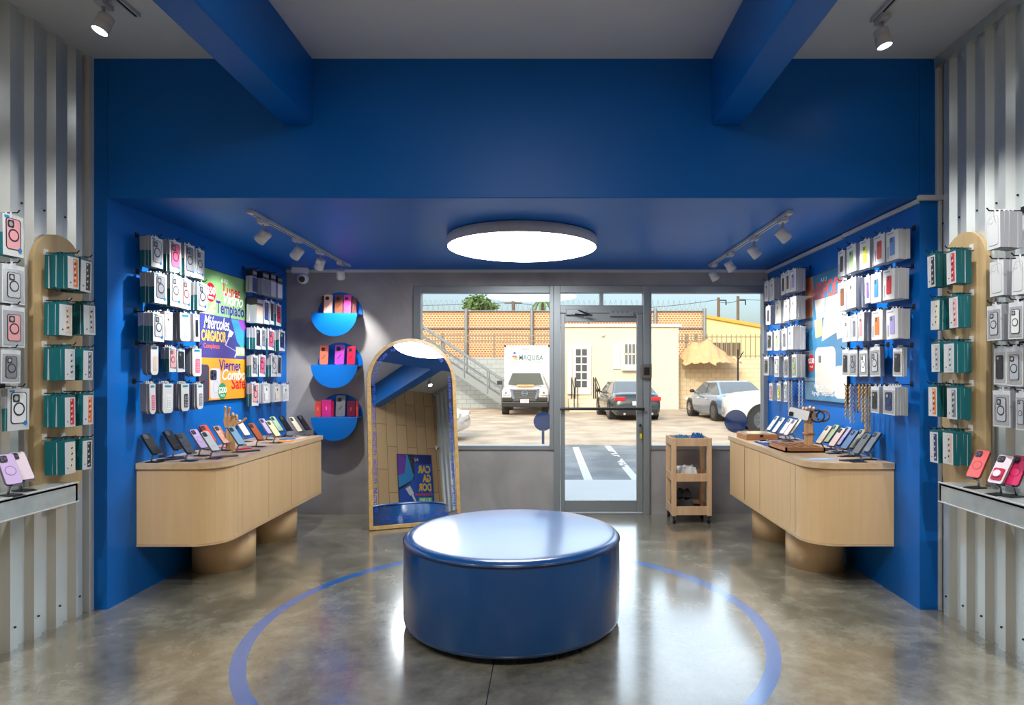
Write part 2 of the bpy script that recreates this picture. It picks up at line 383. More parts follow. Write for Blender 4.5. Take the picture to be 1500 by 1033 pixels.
k = MB(); k.tube([(0,0,0), (0,0,-0.045)], 0.004, M_steel); k.box(-0.012, 0.012, -0.003, 0.003, -0.085, -0.03, M_steel); k.box(-0.014, 0.010, -0.008, -0.003, -0.13, -0.08, colmat((224, 200, 30)))
tag(k.build('key_bunch', loc=(wx(938), ya-0.026, wh(624))), 'key with yellow tag hanging from the glass door lock', 'keys')
lk = MB(); lk.box(-0.055, 0.055, -0.05, 0, -0.075, 0.075, mat('lock_case', (120, 112, 106), 0.4, 0.5)); o = lk.build('rim_lock', loc=(wx(945.5), YB-0.03, wh(544)), bevel=0.006)
tag(o, 'small grey and black electric lock box on the door post', 'lock')
MB().box(-0.028, 0.03, -0.058, -0.05, -0.04, 0.04, M_black).build('lock_face', o)
# round blue stickers on the glass
for px, py, r, lab, stem in ((795.5, 617.8, 14, 'round blue film sticker with a stem, low on the left window', True), (1079, 617.5, 17, 'larger round blue film sticker low on the right window by the counter', False)):
    x, z, rr_ = wx(px), wh(py), r*YB/F
    s = MB(); s.prism(circ(0, 0, rr_, 32), 0, 0.002, M_sticker)
    if stem: s.box(-0.014, 0.014, -0.24, -rr_, 0, 0.002, M_sticker)
    o = s.build('window_sticker', loc=(x, YB+0.027, z), rot=(PI/2, 0, 0)); tag(o, lab, 'sticker', 'round stickers on the shop windows')

# ------------------------------------------------------------------ ceiling lights
t = MB(); t.lathe([(0.0001, 0), (0.585, 0), (0.595, -0.004), (0.603, -0.012), (0.605, -0.05), (0.598, -0.086)], M_lampbody, 64)
lamp = t.build('rim', None, (-0.2, 5.06, SOF)); lamp.name = 'ceiling_lamp'; tag(lamp, 'large round flush white ceiling lamp over the blue ottoman', 'ceiling lamp')
MB().lathe([(0.598, -0.086), (0.59, -0.09), (0.3, -0.094), (0.0001, -0.095)], M_lamp, 64).build('diffuser', lamp)

def track(loc, length, label):
    b = MB(); b.box(-0.018, 0.018, 0, length, -0.02, 0, M_spotbody); b.box(-0.006, 0.006, 0.01, length-0.01, -0.0215, -0.02, M_black)
    b.box(-0.02, 0.02, -0.002, 0.05, -0.022, 0, M_spotbody)
    return tag(b.build('light_track', loc=loc), label, 'light track', 'ceiling light tracks')
def spot(loc, aim, power, label, on=True, cone=75, sc=1.0, group='track spotlights'):
    e = empty('track_spotlight', loc, label, 'spotlight', group)
    b = MB(); b.box(-0.025, 0.025, -0.045, 0.045, -0.03, 0, M_spotbody); b.cyl((0,0,-0.03), (0,0,-0.075), 0.007, M_steel); b.build('adapter', e, bevel=0.003)
    d = (Vector(aim)-Vector(loc)).normalized(); q = d.to_track_quat('-Z', 'Y')
    MB().tube([(0, 0, -0.07), tuple(Vector((0,0,-0.085))+d*0.02)], 0.008, M_spotbody).build('joint', e)
    hd = MB().lathe([(0.0001, 0.045), (0.034, 0.045), (0.038, 0.04), (0.039, 0.004), (0.036, 0.001), (0.039, -0.002), (0.041, -0.045), (0.036, -0.05)], M_spotbody, 20)
    c = Vector((0, 0, -0.115))
    ho = hd.build('head', e, c, rot=q.to_euler())
    MB().lathe([(0.036, -0.05), (0.03, -0.0465), (0.0001, -0.0465)], M_spotglow if on else M_chrome, 20).build('lens', ho)
    if power:
        ld = bpy.data.lights.new('bulb', 'SPOT'); ld.energy = power; ld.spot_size = math.radians(cone); ld.spot_blend = 0.55; ld.shadow_soft_size = 0.03; ld.color = (1, 0.985, 0.96)
        lo = bpy.data.objects.new('bulb', ld); C.objects.link(lo); lo.parent = ho; lo.location = (0, 0, -0.058)
    return e
track((-2.0, 4.19, SOF), 2.12, 'white light track on the blue recess ceiling, left side')
track((1.645, 4.21, SOF), 2.10, 'white light track on the blue recess ceiling, right side')
SZ = SOF-0.02
for (y, ax, ay, az, lab) in ((4.4, -2.76, 4.5, 1.9, 'white spotlight nearest the camera on the left recess track'), (5.0, -2.76, 5.25, 1.8, 'second spotlight along the left recess track'),
                        (5.5, -2.6, 6.0, 1.3, 'third spotlight along the left recess track, pointing down'), (6.05, -2.15, 6.6, 1.7, 'farthest spotlight on the left recess track, by the round shelves')):
    spot((-2.0, y, SZ), (ax, ay, az), SPOT_IN, lab)
for (y, ax, ay, az, lab) in ((4.35, 2.34, 4.4, 1.9, 'white spotlight nearest the camera on the right recess track'), (4.95, 2.34, 5.0, 1.8, 'second spotlight along the right recess track'),
                        (5.6, 2.34, 5.6, 1.5, 'third spotlight along the right recess track'), (6.15, 2.34, 6.3, 1.5, 'farthest spotlight on the right recess track, above the window')):
    spot((1.645, y, SZ), (ax, ay, az), SPOT_IN*0.8, lab)
track((-2.25, 0.5, CEIL), 2.93, 'grey-white light track on the high ceiling, upper left corner')
track((1.82, 0.75, CEIL), 2.73, 'grey-white light track on the high ceiling, upper right corner')
spot((-2.33, 3.28, CEIL-0.02), (-2.88, 2.85, 1.5), SPOT_MAIN*0.45, 'white spotlight on the high ceiling at upper left', True, 62)
spot((1.84, 3.42, CEIL-0.02), (2.35, 3.3, 1.2), SPOT_MAIN*0.8, 'lit spotlight on the high ceiling at upper right', True, 66)
for (x, y, ax, ay, az, cn) in ((-2.25, 2.4, -2.88, 2.9, 1.1, 66), (1.82, 2.5, 2.47, 3.0, 1.1, 66), (-2.25, 1.4, -2.2, 2.8, 0.3, 80), (1.82, 1.5, 2.0, 2.8, 0.3, 80)):
    spot((x, y, CEIL-0.02), (ax, ay, az), SPOT_MAIN, 'white track spotlight overhead, outside the picture', True, cn, group='spotlights out of the picture')
lamp2 = copy_tree(lamp); lamp2.location = (-0.215, 1.35, CEIL); lamp2.children[0].data = lamp2.children[0].data.copy(); lamp2.children[0].data.materials[0] = mat('lamp_diffuser_dim', (250, 253, 255), 0.5, emit=LAMP_DISC*0.6); lamp2['label'] = 'large round flush ceiling lamp between the beams, outside the picture'

# ------------------------------------------------------------------ ottoman
ot = MB(); R = 0.645; hh = 0.53
ot.lathe([(0.0001, 0.03), (R-0.02, 0.03), (R-0.004, 0.04), (R, 0.06), (R+0.002, 0.3), (R, hh-0.045), (R-0.004, hh-0.03)], M_leather, 96)
oo = ot.build('ottoman', loc=(-0.209, 3.79, 0)); tag(oo, 'big round blue vinyl ottoman in the middle of the floor', 'ottoman')
MB().lathe([(R-0.006, hh-0.032), (R+0.003, hh-0.026), (R-0.004, hh-0.018), (R-0.012, hh-0.008), (R-0.03, hh-0.002), (R-0.07, hh+0.001), (0.3, hh+0.006), (0.0001, hh+0.008)], M_leather, 96).build('seat_top', oo)
MB().lathe([(R, hh-0.034), (R+0.005, hh-0.030), (R+0.005, hh-0.025), (R, hh-0.021)], M_leather_dark, 96).build('piping', oo)
for k in range(4):
    a = PI/4+k*PI/2-0.7
    MB().lathe([(0.0001, 0), (0.03, 0), (0.03, 0.032), (0.0001, 0.032)], M_black, 16, Matrix.Translation((0.5*math.cos(a), 0.5*math.sin(a), 0))).build('foot', oo)

# ------------------------------------------------------------------ wall counters
def counter(side, y0, y1, xw, xf, label):
    s = 1 if side < 0 else -1           # direction out of the wall
    xw += s*0.003; e = empty('display_counter', (xw, y0, 0), label, 'counter', 'wall counters')
    D = abs(xf-xw); Ln = y1-y0; R = 0.2
    def outline(g, R=R, Lx=0.0):
        pts = [(0, -g)]
        for i in range(11):
            a = -PI/2+PI/2*i/10; pts.append((s*(D+g-R+R*math.cos(a)), -g+R+R*math.sin(a)))
        pts += [(s*(D+g), Ln+g), (0, Ln+g)]
        return pts
    MB().prism(outline(0), 0.335, 0.842, M_birch, smooth=False).build('cabinet', e)
    MB().prism(outline(0.002), 0.320, 0.334, M_birch_top).build('bottom_panel', e)
    MB().prism(outline(0.014), 0.842, 0.882, M_birch_top).build('worktop', e, bevel=0.005)
    gap = mat('door_gap', (60, 40, 22), 0.8)
    # door panels on the long front
    cuts = [0.42, 0.82, 1.2, 1.52, Ln-0.03] if side < 0 else [0.42, 0.95, 1.42, 1.45, Ln-0.03]
    xs = s*(D+0.0015)
    seams = {-1: [(0.30, 0.002), (0.73, 0.002), (1.165, 0.006), (1.50, 0.002)], 1: [(0.33, 0.002), (0.98, 0.004), (1.38, 0.012)]}[side]
    prev = 0.24
    for q, (c, wd) in enumerate(seams+[(Ln-0.03, 0.002)]):
        d = MB(); d.box(s*D, s*(D+0.003), prev+0.001, c-wd/2, 0.352, 0.832, M_birch); d.build('door', e)
        if q < len(seams): MB().box(s*D, s*(D+0.0012), c-wd/2, c+wd/2, 0.352, 0.832, gap).build('gap', e)
        prev = c+wd/2
    LR = 0.222 if side < 0 else 0.212
    for (lx, ly) in ((0.258, 0.645), (0.252, 1.47)):
        MB().lathe([(0.0001, 0), (LR, 0), (LR, 0.32), (0.0001, 0.32)], M_birch, 48, Matrix.Translation((s*lx, ly, 0))).build('leg', e)
    return e
counter(-1, 4.19, 6.07, XL, -2.195, 'long birch counter with rounded corner on two round legs, left wall')
counter(1, 4.20, 6.03, XR, 1.77, 'long birch counter with rounded corner on two round legs, right wall')
CT = 0.882

# galvanised ledges on the corrugated walls
def ledge(side, label):
    s = 1 if side < 0 else -1; xw = -2.827 if side < 0 else 2.412; xf = -2.667 if side < 0 else 2.232
    b = MB(); b.box(xw, xf, 0.3, 3.55, 0.846, 0.866, M_galv_flat)
    b.box(xf, xf-s*0.02, 0.3, 3.55, 0.758, 0.862, M_galv_flat); b.box(xw, xf, 3.53, 3.55, 0.758, 0.862, M_galv_flat)
    o = b.build('display_ledge', bevel=0.003); tag(o, label, 'ledge', 'galvanised wall ledges')
    MB().box(xf-s*0.004, xf+s*0.004, 0.3, 3.554, 0.862, 0.868, M_trim).build('edge_strip', o)
    MB().box(xf-s*0.004, xf+s*0.005, 0.3, 3.554, 0.754, 0.759, M_trim).build('edge_strip', o)
ledge(-1, 'galvanised steel display ledge on the left corrugated wall'); ledge(1, 'galvanised steel display ledge on the right corrugated wall')
LT = 0.866

# arched plywood boards
def arch_board(side, y0, y1, ztop, zbot, label):
    x0, x1 = (CL+0.034, -2.83) if side < 0 else (2.415, CR-0.034)
    w_ = y1-y0; r = w_/2; cy = (y0+y1)/2
    pts = [(cy+r*math.cos(PI*i/24), ztop-r+r*math.sin(PI*i/24)) for i in range(25)]+[(cy+r*math.cos(PI+PI*i/24), zbot+r+r*math.sin(PI+PI*i/24)) for i in range(25)]
    M = Matrix(((0,0,1,0),(1,0,0,0),(0,1,0,0),(0,0,0,1)))
    b = MB(); b.prism(pts, x0, x1, M_ply, M)
    return tag(b.build('arched_board', bevel=0.003), label, 'display board', 'arched display boards')
arch_board(-1, 3.44, 3.80, 2.285, 0.70, 'tall round-topped plywood board with teal packs, left corrugated wall')
arch_board(1, 3.43, 3.81, 2.30, 0.70, 'tall round-topped plywood board with teal packs, right corrugated wall')

# ------------------------------------------------------------------ hanging packs
TEAL = colmat((0, 92, 100), 0.5); TEAL_D = colmat((4, 84, 92), 0.5); CARDW = colmat((206, 208, 209), 0.5); CARDG = colmat((150, 152, 158), 0.55)
GREYSIDE = colmat((112, 112, 120), 0.5); SIL = colmat((176, 180, 184), 0.25, 0.5); INK = colmat((30, 32, 40), 0.4); PALE = colmat((206, 210, 214), 0.4)
PALESIDE = colmat((176, 178, 184), 0.55)
RGB = {'black': (34, 36, 42), 'grey': (120, 124, 132), 'pink': (214, 92, 128), 'rose': (222, 156, 160), 'red': (206, 48, 56), 'clear': (176, 184, 192), 'white': (228, 230, 230),
       'beige': (208, 184, 160), 'navy': (34, 54, 110), 'blue': (70, 130, 196), 'yellow': (206, 214, 72), 'lilac': (160, 150, 206), 'orange': (226, 120, 60), 'marbled': (170, 170, 172),
       'green': (150, 176, 120), 'brown': (120, 76, 52), 'silver': (186, 190, 196), 'purple': (120, 90, 180), 'teal': (0, 104, 108), 'cream': (226, 216, 190), 'peach': (232, 184, 164)}
def phone_print(b, w_, h_, cx, cz, col, ring, y):
    """flat printed / windowed phone case on the pack front (front faces -y)"""
    M = Matrix(((1,0,0,cx),(0,0,-1,y),(0,1,0,cz),(0,0,0,1)))
    c = colmat(RGB[col], 0.35)
    b.prism(rrect(w_, h_, w_*0.18), 0, 0.0012, INK if ring else c, M)
    b.prism(rrect(w_*0.88, h_*0.95, w_*0.15), 0.0012, 0.0018, c, M)
    b.prism(rrect(w_*0.42, w_*0.42, w_*0.1, cx=-w_*0.18, cy=h_/2-w_*0.32), 0.0018, 0.0026, INK, M)
    b.prism(circ(-w_*0.18, h_/2-w_*0.32, w_*0.13, 12), 0.0026, 0.003, SIL, M)
    if ring:
        b.prism(circ(0, -h_*0.04, w_*0.36, 20), 0.0018, 0.0024, INK, M); b.prism(circ(0, -h_*0.04, w_*0.27, 20), 0.0024, 0.0028, c, M)
def make_pack(kind, w_, h_, t, col, seed):
    """pack hanging with its top centre at the origin, front towards -y"""
    rnd = random.Random(seed); x0, x1 = -w_/2, w_/2; b = MB(); tab_m = PALE; name = 'case_box'
    if kind == 'ring':
        b.box(x0, x1, 0, t, -h_*0.46, 0, CARDG); b.box(x0, x1, 0, t, -h_, -h_*0.46, TEAL); b.box(x0, x1, -0.0012, 0, -h_, 0, CARDW)
    elif kind == 'teal':
        b.box(x0, x1, 0, t, -h_, 0, TEAL); b.box(x0+0.001, x1-0.001, -0.0012, 0, -h_+0.001, -0.010, CARDW); tab_m = TEAL; name = 'strap_box'
    elif kind == 'pouch':
        name = 'case_pouch'
        P = [(x0, 0), (x0, -h_+0.03)]+[(x0+0.03-0.03*math.cos(PI/2*i/5), -h_+0.03-0.03*math.sin(PI/2*i/5)) for i in range(1, 6)]
        P += [(x1-0.03+0.03*math.sin(PI/2*i/5), -h_+0.03-0.03*math.cos(PI/2*i/5)) for i in range(0, 6)]+[(x1, -0.002), (x1-0.004, 0)]
        M = Matrix(((1,0,0,0),(0,0,-1,0),(0,1,0,0),(0,0,0,1)))
        b.prism(P, -t, 0, GREYSIDE, M); b.prism([(x*0.97, z*0.99-0.001) for x, z in P], 0, 0.0012, CARDW, M)
    elif kind == 'clip':
        name = 'cable_bag'; b.box(x0, x1, 0, t, -h_*0.28, 0, INK); b.box(x0, x1, 0, t, -h_, -h_*0.28, colmat(RGB['silver'], 0.25, 0.3)); tab_m = INK
        b.box(x0+0.006, x1-0.006, -0.002, 0, -h_*0.95, -h_*0.34, colmat(RGB[col], 0.3))
    elif kind == 'plain':
        b.box(x0, x1, 0, t, -h_, 0, PALESIDE); b.box(x0, x1, -0.0012, 0, -h_, 0, CARDW)
    elif kind == 'bag':
        name = 'accessory_bag'; b.box(x0, x1, 0.001, t, -h_, 0, colmat((150, 154, 160), 0.3, 0.2)); b.box(x0, x1, -0.001, 0.001, -h_, 0, PALE)
        b.box(x0+0.006, x1-0.006, -0.002, -0.001, -h_+0.01, -0.022, SIL)
    elif kind == 'outline':
        b.box(x0, x1, 0, t, -h_, 0, CARDG); b.box(x0, x1, -0.0012, 0, -h_, 0, CARDW)
    root = b.build(name)
    d = MB()
    M = Matrix(((1,0,0,0),(0,0,-1,-0.0014),(0,1,0,0),(0,0,0,1)))
    if kind == 'ring':
        phone_print(d, w_*0.74, h_*0.76, 0.0, -h_*0.46, col, True, -0.0014); d.prism(circ(w_*0.3, -h_*0.83, w_*0.09, 12), 0.001, 0.0034, colmat((0, 120, 190)), M); d.box(-w_*0.42, -w_*0.2, -0.003, -0.0012, -h_*0.08, -h_*0.03, colmat((0, 130, 190)))
    elif kind == 'teal':
        d.box(w_*0.0, w_*0.38, -0.0022, -0.0012, -h_*0.93, -h_*0.1, colmat(RGB[col], 0.3))
        for k in range(9):
            z = -h_*(0.12+0.085*k); dx_ = rnd.uniform(0.02, 0.2)*w_
            d.prism([(w_*0.02+dx_, z), (w_*0.1+dx_, z-h_*0.02), (w_*0.06+dx_*0.6, z-h_*0.075), (w_*0.03, z-h_*0.05)], 0.0008, 0.0014, (INK if k % 2 else CARDW), M)
        d.prism(circ(-w_*0.25, -h_*0.82, w_*0.05, 10), 0, 0.001, INK, M)
    elif kind == 'pouch':
        d.prism(rrect(w_*0.5, h_*0.5, w_*0.1, cx=w_*0.08, cy=-h_*0.62), 0, 0.001, colmat(RGB[col], 0.4), M)
        for r_ in range(7):
            for c_ in range(3): d.box(w_*(-0.08+0.13*c_), w_*(-0.02+0.13*c_), -0.0036, -0.0022, -h_*(0.44+0.06*r_)-0.005, -h_*(0.44+0.06*r_), CARDW if col != 'white' else CARDG)
        d.box(-w_*0.3, w_*0.3, -0.0022, -0.0012, -h_*0.12, -h_*0.05, colmat((0, 130, 150)))
    elif kind == 'clip':
        d.box(x0+0.01, x1-0.01, -0.003, -0.002, -h_*0.2, -h_*0.06, CARDG)
    elif kind == 'plain':
        phone_print(d, w_*0.42, h_*0.62, w_*0.02, -h_*0.52, col, False, -0.0014); d.box(-w_*0.4, w_*0.1, -0.0018, -0.0012, -h_*0.1, -h_*0.05, CARDG); d.box(-w_*0.4, -w_*0.3, -0.0018, -0.0012, -h_*0.9, -h_*0.5, CARDG)
    elif kind == 'bag':
        phone_print(d, w_*0.6, h_*0.66, 0.0, -h_*0.52, col, True, -0.0024)
    elif kind == 'outline':
        o_ = rrect(w_*0.74, h_*0.82, w_*0.14, cy=-h_*0.5); i_ = rrect(w_*0.71, h_*0.80, w_*0.13, cy=-h_*0.5)
        d.prism(o_, 0, 0.0006, CARDG, M); d.prism(i_, 0.0006, 0.001, CARDW, M); d.prism(circ(-w_*0.17, -h_*0.22, w_*0.14, 16), 0.001, 0.0014, CARDG, M); d.prism(circ(-w_*0.17, -h_*0.22, w_*0.125, 16), 0.0014, 0.0018, CARDW, M)
    d.build('window_print', root)
    tb = MB(); tb.prism([(-0.016, 0), (0.016, 0), (0.012, 0.018), (-0.012, 0.018)], 0, 0.0015, tab_m, Matrix(((1,0,0,0),(0,0,-1,0.003),(0,1,0,0),(0,0,0,1))))
    tb.build('hang_tab', root)
    return root
LOOK = {'ring': '%s phone case box with teal sides', 'teal': 'teal box with %s strip window', 'pouch': 'round-bottomed white pack with %s grid', 'clip': 'black-topped %s clear bag',
        'plain': 'white case box showing %s case', 'bag': 'silver bag with %s case', 'outline': 'white box with outlined phone'}
REAR = {'ring': 'teal and grey case box', 'teal': 'teal box', 'pouch': 'grey-sided round-bottomed pack', 'clip': 'black-topped clear bag', 'plain': 'white case box', 'bag': 'silver bag', 'outline': 'white and grey box'}
ORD = ['nearest', 'second', 'third', 'fourth', 'fifth']
ROWN = ['top', 'second', 'third', 'fourth', 'bottom']
hook_cache = {}
def hang_panel(side, xrear, xwall, rows, where, group, tag_boards=False):
    s = 1 if side < 0 else -1; rz = PI/2 if side < 0 else -PI/2
    for ri, row in enumerate(rows):
        sx_ = row[0]; xf = None
        for ci, (fn, ff, yt, yb2, cnt, kind, col) in enumerate(row[1:]):
            if xf is None:
                Z0 = abs(xrear)*F/abs(X0-sx_); xf = (fn-X0)*Z0/F
            else: Z0 = xf*F/(fn-X0)
            Z1 = xf*F/(ff-X0); w_ = max(0.045, min(Z1-Z0, 0.135)); yc = Z0+w_/2
            zt = H+(Y0-yt)*Z0/F; hgt = (yb2-yt)*Z0/F
            t = abs(xf-xrear)/cnt
            seed = ri*977+ci*131+int(fn); rnd = random.Random(ri*31+ci*7+int(fn))
            src = make_pack(kind, w_, hgt, t*0.93, col, seed)
            place = '%s peg, %s row' % (ORD[ci], ROWN[ri])
            for k in range(cnt):
                o = src if k == 0 else copy_tree(src)
                o.location = (xf-s*t*k, yc+(rnd.uniform(-0.003, 0.003) if k else 0), zt+(rnd.uniform(-0.004, 0.002) if k else 0))
                o.rotation_euler = (0.0, rnd.uniform(-0.03, 0.03), rz+rnd.uniform(-0.008, 0.008))
                if k == 0: tag(o, '%s, front pack, %s, %s' % (LOOK[kind].replace('%s', col), place, where), 'phone case pack', group)
                else: tag(o, '%s behind the front pack, %s, %s' % (REAR[kind], place, where), 'phone case pack', group+', rear packs')
            L_ = abs(xf-xwall)+0.035
            h_ = MB(); z0 = 0.0
            h_.tube([(0, 0, z0), (0, -L_+0.012, z0), (0, -L_, z0+0.014)], 0.0032, M_darkwire, seg=6); h_.box(-0.016, 0.016, -0.004, 0, -0.012, 0.022, M_white if kind == 'teal' else M_darkwire)
            o = h_.build('peg_hook', loc=(xwall, yc, zt+0.013), rz=rz)
            tag(o, 'wire peg, %s, %s' % (place, where), 'peg hook', 'peg hooks on the walls')

P_A = [
 [204, (221,238,345.6,389.7,4,'ring','clear'), (248,266,350.5,397,4,'ring','pink'), (270,284.5,356,403,3,'ring','grey'), (286.5,299,363.5,407,2,'ring','clear')],
 [204, (226,244,399,443,5,'ring','grey'), (249.5,265,401,448,4,'ring','silver'), (266,279.5,407,452,3,'ring','rose'), (289,304,413,454,4,'ring','clear')],
 [202, (224,240,458,500,5,'ring','silver'), (241,252.5,456,498,2,'plain','white'), (263,279.5,458,499.5,4,'pouch','silver'), (283,292,459.5,500,3,'plain','black')],
 [207.5, (220.5,232,506,549.5,4,'pouch','beige'), (247.5,258,509,545,4,'ring','rose'), (259,270.5,512,545,3,'ring','black'), (281.5,295,510,551.5,4,'pouch','pink')],
 [204.5, (218.5,227.5,562.5,607.5,4,'pouch','pink'), (238,254,562.5,606,5,'pouch','white'), (265,277,562.5,603,4,'pouch','black'), (288,297.5,563,600,4,'pouch','grey')]]
hang_panel(-1, -2.70, XL, P_A, 'near left panel', 'packs on the near left panel')
P_B = [
 [360, (369.5,376.5,394.5,428,3,'clip','navy'), (384.5,394.5,398,431.5,4,'clip','grey'), (396.5,404,400,435,3,'clip','silver'), (406.5,413.5,405,437,3,'clip','white')],
 [361, (376,385,436,473,4,'clip','beige'), (386,394.5,439.5,474,2,'ring','navy'), (395.5,401,441,475,2,'ring','black'), (404.5,412,445.5,477,3,'ring','red')],
 [361, (374,382,480,511.5,3,'ring','black'), (383,389,481,512,2,'ring','grey'), (392.5,402,482,512.5,3,'ring','pink'), (409,418,484,514,4,'ring','navy')],
 [361, (368.5,377.5,521,552,3,'ring','grey'), (379.5,389,520,552,2,'ring','pink'), (397,405.5,520,552,4,'ring','silver'), (406.5,412,521,552,1,'ring','black')],
 [361, (369,379,561.5,595,3,'ring','rose'), (386,396,562,591,3,'plain','white'), (402,412,563,589,4,'plain','cream'), (414.5,424.5,564,588,3,'plain','silver')]]
hang_panel(-1, -2.71, XL, P_B, 'far left panel', 'packs on the far left panel')
P_LA = [
 [65.5, (98.7,115.4,372,421.7,6,'teal','orange'), (118.4,134,378,427,3,'teal','black')],
 [64.5, (87,105.7,442.5,491,4,'teal','beige'), (122,139,444,490,5,'teal','marbled')],
 [64.5, (94.7,109.6,508.5,557,5,'teal','silver'), (122,136,511,557,4,'teal','grey')],
 [64, (94.7,110,580,626.5,5,'teal','red'), (122,136.5,577,623,4,'teal','orange')],
 [64.5, (94.7,110,646,696,5,'teal','cream'), (121,134.7,644,689,4,'teal','black')]]
hang_panel(-1, -2.80, -2.83, P_LA, 'left arched board', 'teal packs on the left arched board')
P_RA = [
 [1423, (1400,1386.5,364.8,414.7,5,'teal','red'), (1370,1358.5,370.6,419.8,4,'teal','black')],
 [1423, (1403,1390,432,480,4,'teal','rose'), (1376.7,1364,436.8,482.5,4,'teal','cream')],
 [1423.5, (1397.5,1382.5,500.6,546,5,'teal','silver'), (1376.6,1364.4,501,545,3,'teal','marbled')],
 [1423.5, (1401.8,1387,566.4,615,4,'teal','grey'), (1372.5,1360,565,610.6,4,'teal','orange')],
 [1422.7, (1396.4,1381,633,682,5,'teal','beige'), (1374,1362,631.5,679,3,'teal','navy')]]
hang_panel(1, 2.385, 2.415, P_RA, 'right arched board', 'teal packs on the right arched board')
P_C = [
 [1334, (1315.6,1298.5,335,378.7,4,'plain','blue'), (1296,1279.5,341,384,3,'plain','red'), (1274.5,1258,348.7,391,4,'plain','yellow'), (1253.7,1240,356.5,396.7,4,'plain','green'), (1238,1228,365.7,403,2,'plain','black')],
 [1332, (1311,1292,392,437,4,'plain','red'), (1291,1276,398,441.5,3,'plain','blue'), (1275,1267,404,443,2,'plain','purple'), (1253.7,1241,406,450,4,'plain','beige'), (1240,1225.5,412,454,2,'plain','brown')],
 [1334, (1315.6,1298,452,495.7,4,'plain','lilac'), (1293,1275,454,497,4,'plain','orange'), (1266,1257,457,499,3,'plain','rose'), (1256,1247,461,499.5,3,'plain','grey'), (1246,1234,463,500,2,'plain','marbled')],
 [1329, (1321.8,1308.5,509.6,551.4,4,'bag','black'), (1289,1274,508,551.4,6,'bag','silver'), (1270.7,1259,512.7,551.4,3,'bag','white'), (1256,1244,512.7,551.4,2,'bag','grey'), (1243.5,1234,512.7,551,2,'bag','black')],
 [1331, (1311,1294,567,608.7,5,'bag','navy'), (1287.7,1276,567,605.6,3,'bag','black')]]
hang_panel(1, 2.28, XR, P_C, 'near right panel', 'packs on the near right panel')
P_D = [
 [1180, (1166,1157.5,393,425.7,5,'plain','lilac'), (1157,1150.5,396,428,2,'plain','brown'), (1150,1144,400,431,2,'plain','black'), (1134,1127,407.5,439,4,'plain','clear'), (1126,1120,411,440,2,'plain','marbled')],
 [1180, (1166.6,1158,433.5,467,5,'plain','beige'), (1156.5,1146.5,438,469,3,'plain','rose'), (1143.6,1134.5,440,473,3,'plain','cream'), (1128.6,1122,447.5,475,3,'plain','black')],
 [1180, (1161.8,1154,478,511.7,5,'plain','clear'), (1153,1145,481,513,2,'plain','grey'), (1142,1134,484,513,4,'plain','green'), (1131,1122.5,486,513,3,'bag','black')],
 [1180, (1166.6,1160,519,553,4,'bag','green'), (1155,1148,522.6,553,4,'bag','grey'), (1141,1134.5,522,552,4,'bag','white'), (1126,1119,522.6,550,3,'bag','black')],
 [1159, (1153,1148,560,589,2,'bag','clear'), (1143.6,1138,561,588,3,'bag','yellow'), (1131.5,1127,562,587,3,'bag','rose')]]
hang_panel(1, 2.27, XR, P_D, 'far right panel', 'packs on the far right panel')
P_LF = [
 [-12, (3.5,33.7,311,372,2,'ring','rose')],
 [-14, (3,36,385,443,2,'bag','silver')],
 [-14, (3,37,447,508,2,'bag','rose')],
 [-14, (2,30,512,562,1,'bag','grey')],
 [2, (11,46,570,632,3,'ring','white')]]
hang_panel(-1, -2.80, CL+0.034, P_LF, 'left edge wall', 'packs at the left picture edge')
P_RF = [
 [1498, (1465,1446,309,362,5,'outline','white')],
 [1530, (1501,1483,376,430,4,'outline','white'), (1470,1450,380,432,3,'outline','white')],
 [1530, (1499,1478,441,496,3,'bag','white'), (1466.6,1446,446,498,3,'bag','silver')],
 [1520, (1498.6,1474.5,508,566,2,'bag','clear'), (1474,1456,509.5,563.7,2,'bag','black')],
 [1530, (1503,1488,576,631,3,'bag','clear'), (1479.6,1454.5,572.7,627,3,'bag','silver')]]
hang_panel(1, 2.40, CR-0.034, P_RF, 'right edge wall', 'packs at the right picture edge')

# chains hanging on the lowest right-hand row
def chain(px, ytop, ybot, metal, xx, label):
    y = xx*F/(px-X0); zt = H+(Y0-ytop)*y/F; zb = H+(Y0-ybot)*y/F; b = MB(); n_ = int((zt-zb)/0.016)
    for k in range(n_):
        z = -k*0.016; r = 0.011
        for half in (-1, 1):
            pts = []
            for i in range(7):
                a = 2*PI*i/6; u, v = r*math.cos(a)*0.65, r*math.sin(a)
                pts.append((half*0.013+(u if k % 2 else 0), (0 if k % 2 else u), z+v))
            b.tube(pts, 0.0034, metal, seg=4)
    o = b.build('phone_chain', loc=(xx, y, zt)); tag(o, label, 'phone chain', 'chains hanging on the right wall')
    h_ = MB(); h_.tube([(0, 0, 0), (0, -(XR-xx)-0.02, 0), (0, -(XR-xx)-0.03, 0.014)], 0.0032, M_darkwire)
    tag(h_.build('peg_hook', loc=(XR, y, zt+0.006), rz=-PI/2), 'wire peg carrying the %s' % label.split(',')[0], 'peg hook', 'peg hooks on the walls')
GOLD = colmat((226, 178, 76), 0.3, 0.5); SILV = colmat((206, 208, 212), 0.3, 0.5)
for px, ya, yb2, m, lab in ((1271, 566, 636, GOLD, 'gold chain, nearest of the right wall chains'), (1266, 566, 622, GOLD, 'gold chain, second from the camera'), (1261, 566, 604, GOLD, 'short gold chain, third from the camera'),
                        (1254, 566, 608, colmat((190, 130, 90), 0.3, 1), 'copper chain hanging by itself mid-row'), (1248.5, 566, 624, SILV, 'silver chain between gold and copper chains'), (1242, 566, 616, GOLD, 'gold chain, farthest of the near right chains')):
    chain(px, ya, yb2, m, 2.2, lab)
